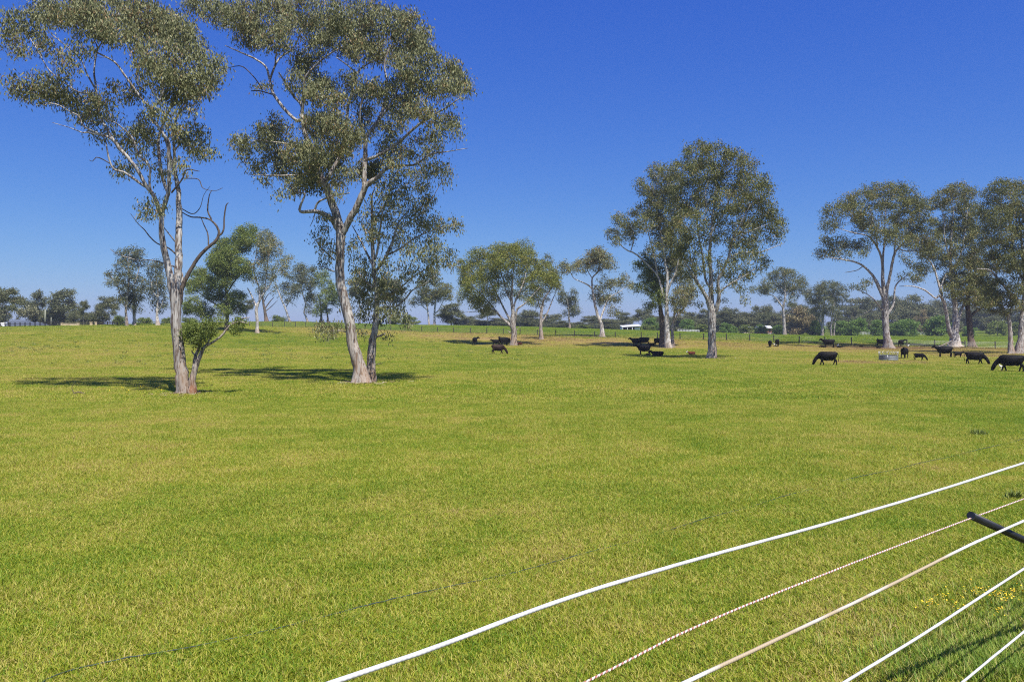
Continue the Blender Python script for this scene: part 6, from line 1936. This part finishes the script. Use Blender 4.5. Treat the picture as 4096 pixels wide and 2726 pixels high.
# ---------------------------------------------------------------- sheds and white fences beyond the far field
def white_shed():
    d = 311.0
    b = at_depth(2525, d)
    s = d / F
    root = empty('white_shed', b)
    tag(root, 'open fronted white roofed shed at the far field edge left of the trunk cluster', 'shed')
    W = 76 * s
    zt = EYE - (1301 - HY) * d / F - b[2]
    zl = zt - .55
    MB().poly([(-W / 2, -1, zl), (W / 2, -1, zl + .45), (W / 2, 6, zt + .5), (-W / 2, 6, zt), (-W / 2, -1, zl - .16), (W / 2, -1, zl + .29), (W / 2, 6, zt + .34), (-W / 2, 6, zt - .16)],
              [(0, 1, 2, 3), (7, 6, 5, 4), (0, 4, 5, 1), (1, 5, 6, 2), (2, 6, 7, 3), (3, 7, 4, 0)]).build('roof', MAT['white_roof'], root)
    MB().box((0, 5.6, zt / 2 - .1), (W * .96, .15, zt)).build('rear_wall', MAT['dark_timber'], root)
    MB().box((-W * .47, 2.5, zl / 2 - .1), (.15, 5.5, zl)).build('side_wall', MAT['white_paint'], root)
    MB().box((W * .32, .2, zl / 2 - .05), (W * .28, .12, zl * .98)).build('front_panel', MAT['white_paint'], root)
    for x in (-.46, -.22, .04):
        MB().box((W * x, -.7, zl / 2 - .1), (.22, .22, zl + (x + .5) * .45 - .1)).build('post', MAT['white_paint'], root)


white_shed()
GW = 'white rail fences beyond the far field'
rail_fence('white_fence', 'white arena rail fence right of the trunk cluster', (2712, 2796), 314, 12, 1.15, (.5, .95), MAT['white_paint'], .2, GW)
rail_fence('white_fence', 'short white rail fence left of the flat crowned gum\'s stem', (3058, 3102), 306, 8, 0.75, (.5, .95), MAT['white_paint'], .12, GW)
rail_fence('white_fence', 'white rail fence glimpsed between the bright young trees', (3380, 3490), 345, 12, 1.15, (.5, .95), MAT['white_paint'], .16, GW)
rail_fence('white_fence', 'white rail fence glimpsed right of the largest young tree', (3660, 3705), 345, 12, 1.15, (.5, .95), MAT['white_paint'], .16, GW)


def far_house(label, x0, x1, top, d, wallm):
    xm = (x0 + x1) / 2
    b = at_depth(xm, d)
    s = d / F
    root = empty('farm_building', b)
    tag(root, label, 'building', 'white roofed buildings among the trees')
    W = (x1 - x0) * s
    zt = EYE - (top - HY) * d / F - b[2]
    ze = zt - 1.0
    MB().box((0, 3, ze / 2 - .1), (W * .95, 6, ze)).build('wall', wallm, root)
    MB().poly([(-W / 2, -.6, ze), (W / 2, -.6, ze), (W / 2, 3, zt), (-W / 2, 3, zt), (W / 2, 6.6, ze), (-W / 2, 6.6, ze)], [(0, 1, 2, 3), (3, 2, 4, 5), (0, 3, 5), (1, 4, 2), (0, 5, 4, 1)]).build('roof', MAT['white_roof'], root)
    for i in range(3):
        x = (-.3 + .3 * i) * W
        MB().box((x, -.02, ze * .55), (W * .12, .08, ze * .4)).build('window', MAT['dark_glass'], root)


far_house('small white roofed building left of the red walled building among trees', 2974, 3008, 1304, 336, MAT['render_beige'])
far_house('long white roofed red walled building among trees left of the flat crowned gum', 3036, 3090, 1302, 338, MAT['brick_red'])

# ---------------------------------------------------------------- rope fence by the camera
def m_rope(name, col, stripe=None, dirty=False):
    m, nt, N, L, B = new_mat(name)
    at = N.new('ShaderNodeAttribute'); at.attribute_name = 'along'
    no = N.new('ShaderNodeTexNoise'); no.inputs['Scale'].default_value = 9; no.inputs['Detail'].default_value = 5
    tc = N.new('ShaderNodeTexCoord'); L.new(tc.outputs['Object'], no.inputs['Vector'])
    r = ramp(N, [(0.30, tuple(c * .72 for c in col)), (0.62, col)])
    L.new(no.outputs['Fac'], r.inputs['Fac'])
    out = r.outputs['Color']
    if stripe:
        mu = N.new('ShaderNodeMath'); mu.operation = 'MULTIPLY'; mu.inputs[1].default_value = 2 * math.pi / 0.035
        L.new(at.outputs['Fac'], mu.inputs[0])
        sn = N.new('ShaderNodeMath'); sn.operation = 'SINE'; L.new(mu.outputs[0], sn.inputs[0])
        gt = N.new('ShaderNodeMath'); gt.operation = 'GREATER_THAN'; gt.inputs[1].default_value = 0.1; L.new(sn.outputs[0], gt.inputs[0])
        mx = N.new('ShaderNodeMix'); mx.data_type = 'RGBA'
        L.new(gt.outputs[0], mx.inputs['Factor']); L.new(out, mx.inputs[6]); mx.inputs[7].default_value = (*stripe, 1)
        out = mx.outputs[2]
    if dirty:
        n2 = N.new('ShaderNodeTexNoise'); n2.inputs['Scale'].default_value = 1.1; n2.inputs['Detail'].default_value = 3
        L.new(tc.outputs['Object'], n2.inputs['Vector'])
        r2 = ramp(N, [(0.50, (0, 0, 0)), (0.60, (1, 1, 1))]); L.new(n2.outputs['Fac'], r2.inputs['Fac'])
        mx = N.new('ShaderNodeMix'); mx.data_type = 'RGBA'
        L.new(r2.outputs['Color'], mx.inputs['Factor']); L.new(out, mx.inputs[6]); mx.inputs[7].default_value = (.36, .29, .19, 1)
        out = mx.outputs[2]
    tw = N.new('ShaderNodeMath'); tw.operation = 'MULTIPLY'; tw.inputs[1].default_value = 2 * math.pi / 0.022
    L.new(at.outputs['Fac'], tw.inputs[0])
    ts = N.new('ShaderNodeMath'); ts.operation = 'SINE'; L.new(tw.outputs[0], ts.inputs[0])
    bp = N.new('ShaderNodeBump'); bp.inputs['Strength'].default_value = 0.8 if stripe else 0.25; bp.inputs['Distance'].default_value = 0.003
    L.new(ts.outputs[0], bp.inputs['Height']); L.new(bp.outputs['Normal'], B.inputs['Normal'])
    L.new(out, B.inputs['Base Color'])
    B.inputs['Roughness'].default_value = 0.7
    return m


MAT['rope_white'] = m_rope('white_rope', (0.58, 0.58, 0.585))
MAT['rope_dirty'] = m_rope('soiled_white_rope', (0.66, 0.66, 0.65), dirty=True)
MAT['rope_twist'] = m_rope('red_flecked_rope', (0.72, 0.66, 0.60), stripe=(0.36, 0.15, 0.11))
MAT['poly_black'] = plain('black_poly_pipe', (0.012, 0.013, 0.015), 0.4, var=0.3)


def on_fence(x, y, off=0.0):
    rx = (x - HX) / F
    d = (FD + off) / (FN[0] * rx + FN[1])
    return px(x, y, d)


def rope_part(name, pts, dia, mat, root, base, off=0.0, twist=False):
    P = np.array([on_fence(x, y, off) for x, y in pts])
    P = np.vstack((P[0] + (P[0] - P[1]) / np.linalg.norm(P[0] - P[1]) * 2.2, P, P[-1] + (P[-1] - P[-2]) / np.linalg.norm(P[-1] - P[-2]) * 9.0))
    S = smooth_path(P, 0.05)[:, :3] - base
    rng = np.random.default_rng(int(pts[0][0]))
    n = len(S)
    k = 8
    R = np.full(n, dia / 2) * (1 + 0.05 * np.sin(np.arange(n) * 0.9) * rng.random(n))
    S[:, 2] += 0.0015 * np.cumsum(rng.normal(0, 1, n)) * 0.15
    V, Q, _ = tube_arrays(S, R, k)
    me = mesh_np(name, V, Q)
    L = np.concatenate(([0], np.cumsum(np.linalg.norm(np.diff(S, axis=0), axis=1))))
    al = np.repeat(L, k) + np.tile(np.arange(k), n) / k * (0.035 if twist else 0.022)
    a = me.attributes.new('along', 'FLOAT', 'POINT'); a.data.foreach_set('value', al.astype(np.float32))
    return link(name, me, root, mat, True), S


def rope_fence():
    base = on_fence(4096, 2500)
    base[2] = gz(base[0], base[1])
    root = empty('rope_fence', base)
    tag(root, 'white electric rope fence with leaning black pipe crossing the lower right foreground', 'fence')
    o, _ = rope_part('rope', [(1339, 2726), (1738, 2590), (2260, 2396), (2782, 2239), (3303, 2095), (3738, 1965), (4096, 1850)], .0195, MAT['rope_white'], root, base)
    o['label'] = 'thick white top rope'
    o, _ = rope_part('rope', [(2338, 2726), (2782, 2503), (3303, 2291), (3886, 2069), (4096, 1992)], .0115, MAT['rope_twist'], root, base, 0, True)
    o['label'] = 'thin red flecked rope'
    o, _ = rope_part('rope', [(2747, 2726), (3129, 2547), (3477, 2382), (3686, 2277), (3894, 2173), (4096, 2083)], .021, MAT['rope_dirty'], root, base, -.07)
    o['label'] = 'white rope with a soiled brown stretch'
    rope_part('rope', [(3381, 2726), (3738, 2507), (4096, 2274)], .020, MAT['rope_white'], root, base)
    rope_part('rope', [(3851, 2726), (3999, 2603), (4096, 2524)], .019, MAT['rope_white'], root, base)
    # leaning black pipe the thin rope passes through
    A = on_fence(3892, 2064)
    B = on_fence(4096, 2158, -.02)
    u = (B - A) / np.linalg.norm(B - A)
    t = 0.0
    while t < 8:
        p = A + u * t
        if p[2] < gz(p[0], p[1]) - .1:
            break
        t += .05
    p0 = A - u * .03
    p1 = A + u * t
    pipe = MB()
    r = .031
    pipe.tube([p0 - base, (p0 + p1) / 2 - base, p1 - base], [r, r, r], 16)
    pp = pipe.build('post', MAT['poly_black'], root, True)
    pp['label'] = 'black poly pipe leaning far over'
    c0 = p0 - base
    MB().tube([c0 - u * .012, c0 + u * .001], [r * 1.02, r * 1.02], 16).build('end_cap', MAT['poly_black'], pp)


rope_fence()


def cable_shadow():  # soft cable shadow on the grass, modelled as a thin dark tube
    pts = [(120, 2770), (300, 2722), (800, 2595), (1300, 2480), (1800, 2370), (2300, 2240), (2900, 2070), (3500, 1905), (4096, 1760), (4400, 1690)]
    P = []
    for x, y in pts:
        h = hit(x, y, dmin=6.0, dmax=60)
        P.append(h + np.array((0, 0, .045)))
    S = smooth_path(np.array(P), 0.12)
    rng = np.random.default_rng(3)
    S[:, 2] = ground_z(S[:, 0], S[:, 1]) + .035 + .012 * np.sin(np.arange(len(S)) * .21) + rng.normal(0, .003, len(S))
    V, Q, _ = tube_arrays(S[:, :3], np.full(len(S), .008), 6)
    o = link('cable_shadow_line', mesh_np('cable_shadow_line', V, Q), None, MAT['shadow_dark'], True)
    tag(o, 'thin dark green tube laid in the grass as a cable shadow beyond the white ropes', 'wire')  # category says wire, but the tube stands in for a cable shadow


MAT['shadow_dark'] = plain('dark_green_shadow', (0.020, 0.040, 0.034), 0.6)  # dark green tone imitates shade on the grass
cable_shadow()

# ---------------------------------------------------------------- longer grass, flowers and weeds near the ropes
MAT['blade_lush'] = m_leaf('lush_blade', (0.075, 0.150, 0.012), (0.150, 0.260, 0.020), (0.330, 0.400, 0.050), (0.48, 0.42, 0.14), acc=0.10, trans=0.35)
MAT['flower'] = plain('yellow_petal', (0.75, 0.52, 0.02), 0.6, var=0.1)


def tuft_arrays(P, rng, h0, h1, w):
    n = len(P)
    h = rng.uniform(h0, h1, n); a = rng.uniform(0, 6.28, n)
    dx, dy = np.cos(a), np.sin(a)
    s = np.column_stack((-dy, dx, 0 * dx)) * (w * rng.uniform(.6, 1.3, n))[:, None]
    d = np.column_stack((dx, dy, 0 * dx))
    ln = (h * rng.uniform(.2, 1.0, n))[:, None]
    A, B = P - s / 2, P + s / 2
    m = P + d * ln * .35 + np.column_stack((0 * h, 0 * h, h * .62))
    t = P + d * ln + np.column_stack((0 * h, 0 * h, h))
    V = np.stack((A, B, m + s * .4, m - s * .4, t), 1).reshape(-1, 3)
    i = np.arange(n)[:, None] * 5
    Fc = np.concatenate((i + np.array([[0, 1, 2]]), i + np.array([[0, 2, 3]]), i + np.array([[3, 2, 4]])), 1).reshape(-1, 3)
    return V, Fc, t


def long_grass():
    rng = np.random.default_rng(91)
    C = []
    for _ in range(520):
        x = 4150 - abs(rng.normal(0, 330)); y = 2760 - abs(rng.normal(0, 190))
        if y > 2250 + (4096 - x) * 0.25:
            C.append(hit(x, y, dmin=4.5, dmax=20))
    C = np.array(C)
    P = C[rng.integers(0, len(C), 16000)] + np.column_stack((rng.normal(0, .10, (16000, 2)), np.zeros(16000)))
    P[:, 2] = ground_z(P[:, 0], P[:, 1]) - .01
    V, Fc, _ = tuft_arrays(P, rng, .05, .17, .0085)
    o = link('long_grass', mesh_np('long_grass', V, Fc), None, MAT['blade_lush'])
    tag(o, 'longer lush grass in the lower right corner under the ropes', 'grass', kind='stuff')


long_grass()


def flowers():
    rng = np.random.default_rng(17)
    V, Fc, base = [], [], 0
    spots = [(3770, 2445, 60, 22, 26), (3850, 2470, 40, 20, 16), (3905, 2405, 40, 16, 26), (3965, 2425, 40, 20, 26), (4030, 2440, 40, 30, 36), (3990, 2480, 40, 20, 16), (4060, 2400, 40, 20, 16), (3700, 2465, 40, 20, 10), (560, 1560, 160, 12, 36), (640, 1555, 80, 8, 24)]
    for cx, cy, rx, ry, n in spots:
        for _ in range(n):
            p = hit(cx + rng.normal(0, rx * .6), cy + rng.normal(0, ry * .6), dmin=4.5, dmax=70)
            r = .010 if p[1] < 20 else .03
            h = rng.uniform(.09, .16)
            c = p + np.array((0, 0, h))
            k = 6
            tilt = rng.normal(0, .35, 2)
            ring = [(c[0] + r * math.cos(i * 6.283 / k), c[1] + r * math.sin(i * 6.283 / k), c[2] + r * (math.cos(i * 6.283 / k) * tilt[0] + math.sin(i * 6.283 / k) * tilt[1])) for i in range(k)]
            V += ring + [(c[0], c[1], c[2] - .006)]
            for i in range(k):
                Fc.append((base + i, base + (i + 1) % k, base + k))
            base += k + 1
    o = link('yellow_flowers', mesh_np('yellow_flowers', np.array(V), np.array(Fc)), None, MAT['flower'])
    tag(o, 'scattered small yellow flowers in the grass by the ropes and the forked gum', 'flowers', kind='stuff')


flowers()


def weed(label, x, y, r, h, n, seed):
    p = hit(x, y, dmin=5, dmax=60)
    root = empty('weed', p)
    tag(root, label, 'plant', 'weeds in the grass')
    rng = np.random.default_rng(seed)
    P = np.column_stack((rng.normal(0, r * .4, (n, 2)), np.full(n, -.01)))
    V, Fc, _ = tuft_arrays(P, rng, h * .3, h, .03)
    link('leaves', mesh_np('leaves', V, Fc), root, MAT['leaf_green'])


weed('dark green leafy weed clump at the right edge above the thin rope', 4062, 1998, .22, .22, 130, 1)
weed('small dark green weed tuft alone in the open grass at right', 3912, 1738, .35, .25, 130, 2)

# ---------------------------------------------------------------- bird in the sky
def bird(label, x, y, d, s):
    c = px(x, y, d)
    root = empty('flying_bird', c, .6)
    tag(root, label, 'bird', 'small birds in the sky')
    bm = bmesh.new()
    chain(bm, [(-.30, 0, 0, .02, .05), (-.12, 0, 0, .05, .05), (.05, 0, .01, .065, .06), (.18, 0, .02, .045, .04), (.26, 0, .02, .015, .012)], 8)
    me = bpy.data.meshes.new('body'); bm.to_mesh(me); bm.free()
    b = link('body', me, root, MAT['dark_timber'], True)
    for q in (1, -1):
        MB().poly([(.10, q * .04, .03), (-.10, q * .04, .02), (-.12, q * .35, .12), (.06, q * .38, .13), (-.10, q * .75, .06), (-.02, q * .72, .07), (.0, q * .3, .145)], [(0, 1, 2, 3), (3, 2, 4, 5), (0, 3, 6)]).build('wing', MAT['dark_timber'], root)
    root.scale = (s, s, s)


bird('small dark bird in the open sky between the two tall gums', 1045, 806, 60, .20)
bird('tiny dark bird low in the sky left of the forked gum', 385, 977, 80, .13)


# ---------------------------------------------------------------- tufts on the rise, litter under the gums
def tufts():
    rng = np.random.default_rng(61)
    pts = []
    while len(pts) < 420:
        x = rng.uniform(-50, 2300); y = 1318 + 140 * rng.random() ** 1.5
        p = hit(x, y)
        if vnoise(p[0], p[1], 16, 9)[()] > 0.45 or rng.random() < .2:
            pts.append(p)
    C = np.array(pts)
    n = 9000
    P = C[rng.integers(0, len(C), n)] + np.column_stack((rng.normal(0, .22, n), rng.normal(0, .16, n), np.full(n, -.02)))
    V, Fc, _ = tuft_arrays(P, rng, .08, .26, .05)
    o = link('grass_tufts', mesh_np('grass_tufts', V, Fc), None, MAT['leaf_green'])
    tag(o, 'scattered darker green grass tufts left standing on the grazed rise', 'grass', kind='stuff')


tufts()


def litter():
    rng = np.random.default_rng(62)
    V, Fc, b = [], [], 0
    for (x, y, d, r, n) in ((735, 1570, 47.2, 1.6, 160), (1455, 1530, 55.4, 1.8, 200), (2848, 1432, None, 2.0, 140), (2672, 1391, None, 2.5, 140), (3554, 1391, None, 2.6, 140), (3822, 1389, None, 3.0, 200), (4070, 1416, None, 2.4, 160), (2054, 1382, None, 2.2, 110)):
        c = at_depth(x, d) if d else hit(x, y)
        for _ in range(n):
            a = rng.uniform(0, 6.28); rr = .35 + abs(rng.normal(0, r * .6))
            p = np.array((c[0] + rr * math.cos(a), c[1] + rr * math.sin(a)))
            z = gz(p[0], p[1]) + rng.uniform(.03, .09)
            t = rng.uniform(0, 6.28); L = rng.uniform(.08, .45); w = rng.uniform(.012, .05)
            u = np.array((math.cos(t), math.sin(t))) * L / 2; s = np.array((-math.sin(t), math.cos(t))) * w / 2
            lift = rng.uniform(-.03, .05)
            for q, zz in ((p - u - s, z), (p - u + s, z + .01), (p + u + s, z + lift + .01), (p + u - s, z + lift)):
                V.append((q[0], q[1], zz))
            Fc.append((b, b + 1, b + 2, b + 3)); b += 4
    o = link('bark_litter', mesh_np('bark_litter', np.array(V), np.array(Fc)), None, MAT['litter'])
    tag(o, 'shed bark strips and twigs littering the grass round the gum trunks', 'bark litter', kind='stuff')


MAT['litter'] = m_leaf('bark_litter', (0.10, 0.065, 0.04), (0.22, 0.15, 0.10), (0.36, 0.29, 0.22), (0.42, 0.36, 0.28), acc=0.05, trans=0.0, gloss=0.8)
litter()


# ---------------------------------------------------------------- thin summer haze
def haze():
    m = bpy.data.materials.new('haze_air')
    m.use_nodes = True
    N, L = m.node_tree.nodes, m.node_tree.links
    N.remove(N['Principled BSDF'])
    v = N.new('ShaderNodeVolumePrincipled')
    v.inputs['Color'].default_value = (0.78, 0.86, 1.0, 1)
    v.inputs['Density'].default_value = 0.00022
    v.inputs['Anisotropy'].default_value = 0.2
    L.new(v.outputs[0], N['Material Output'].inputs['Volume'])
    o = MB().box((0, 400, 13.5), (2400, 1200, 35)).build('haze', m)
    tag(o, 'thin pale blue summer haze over the paddock and far trees', kind='stuff')
    scene.cycles.volume_bounces = 0


haze()
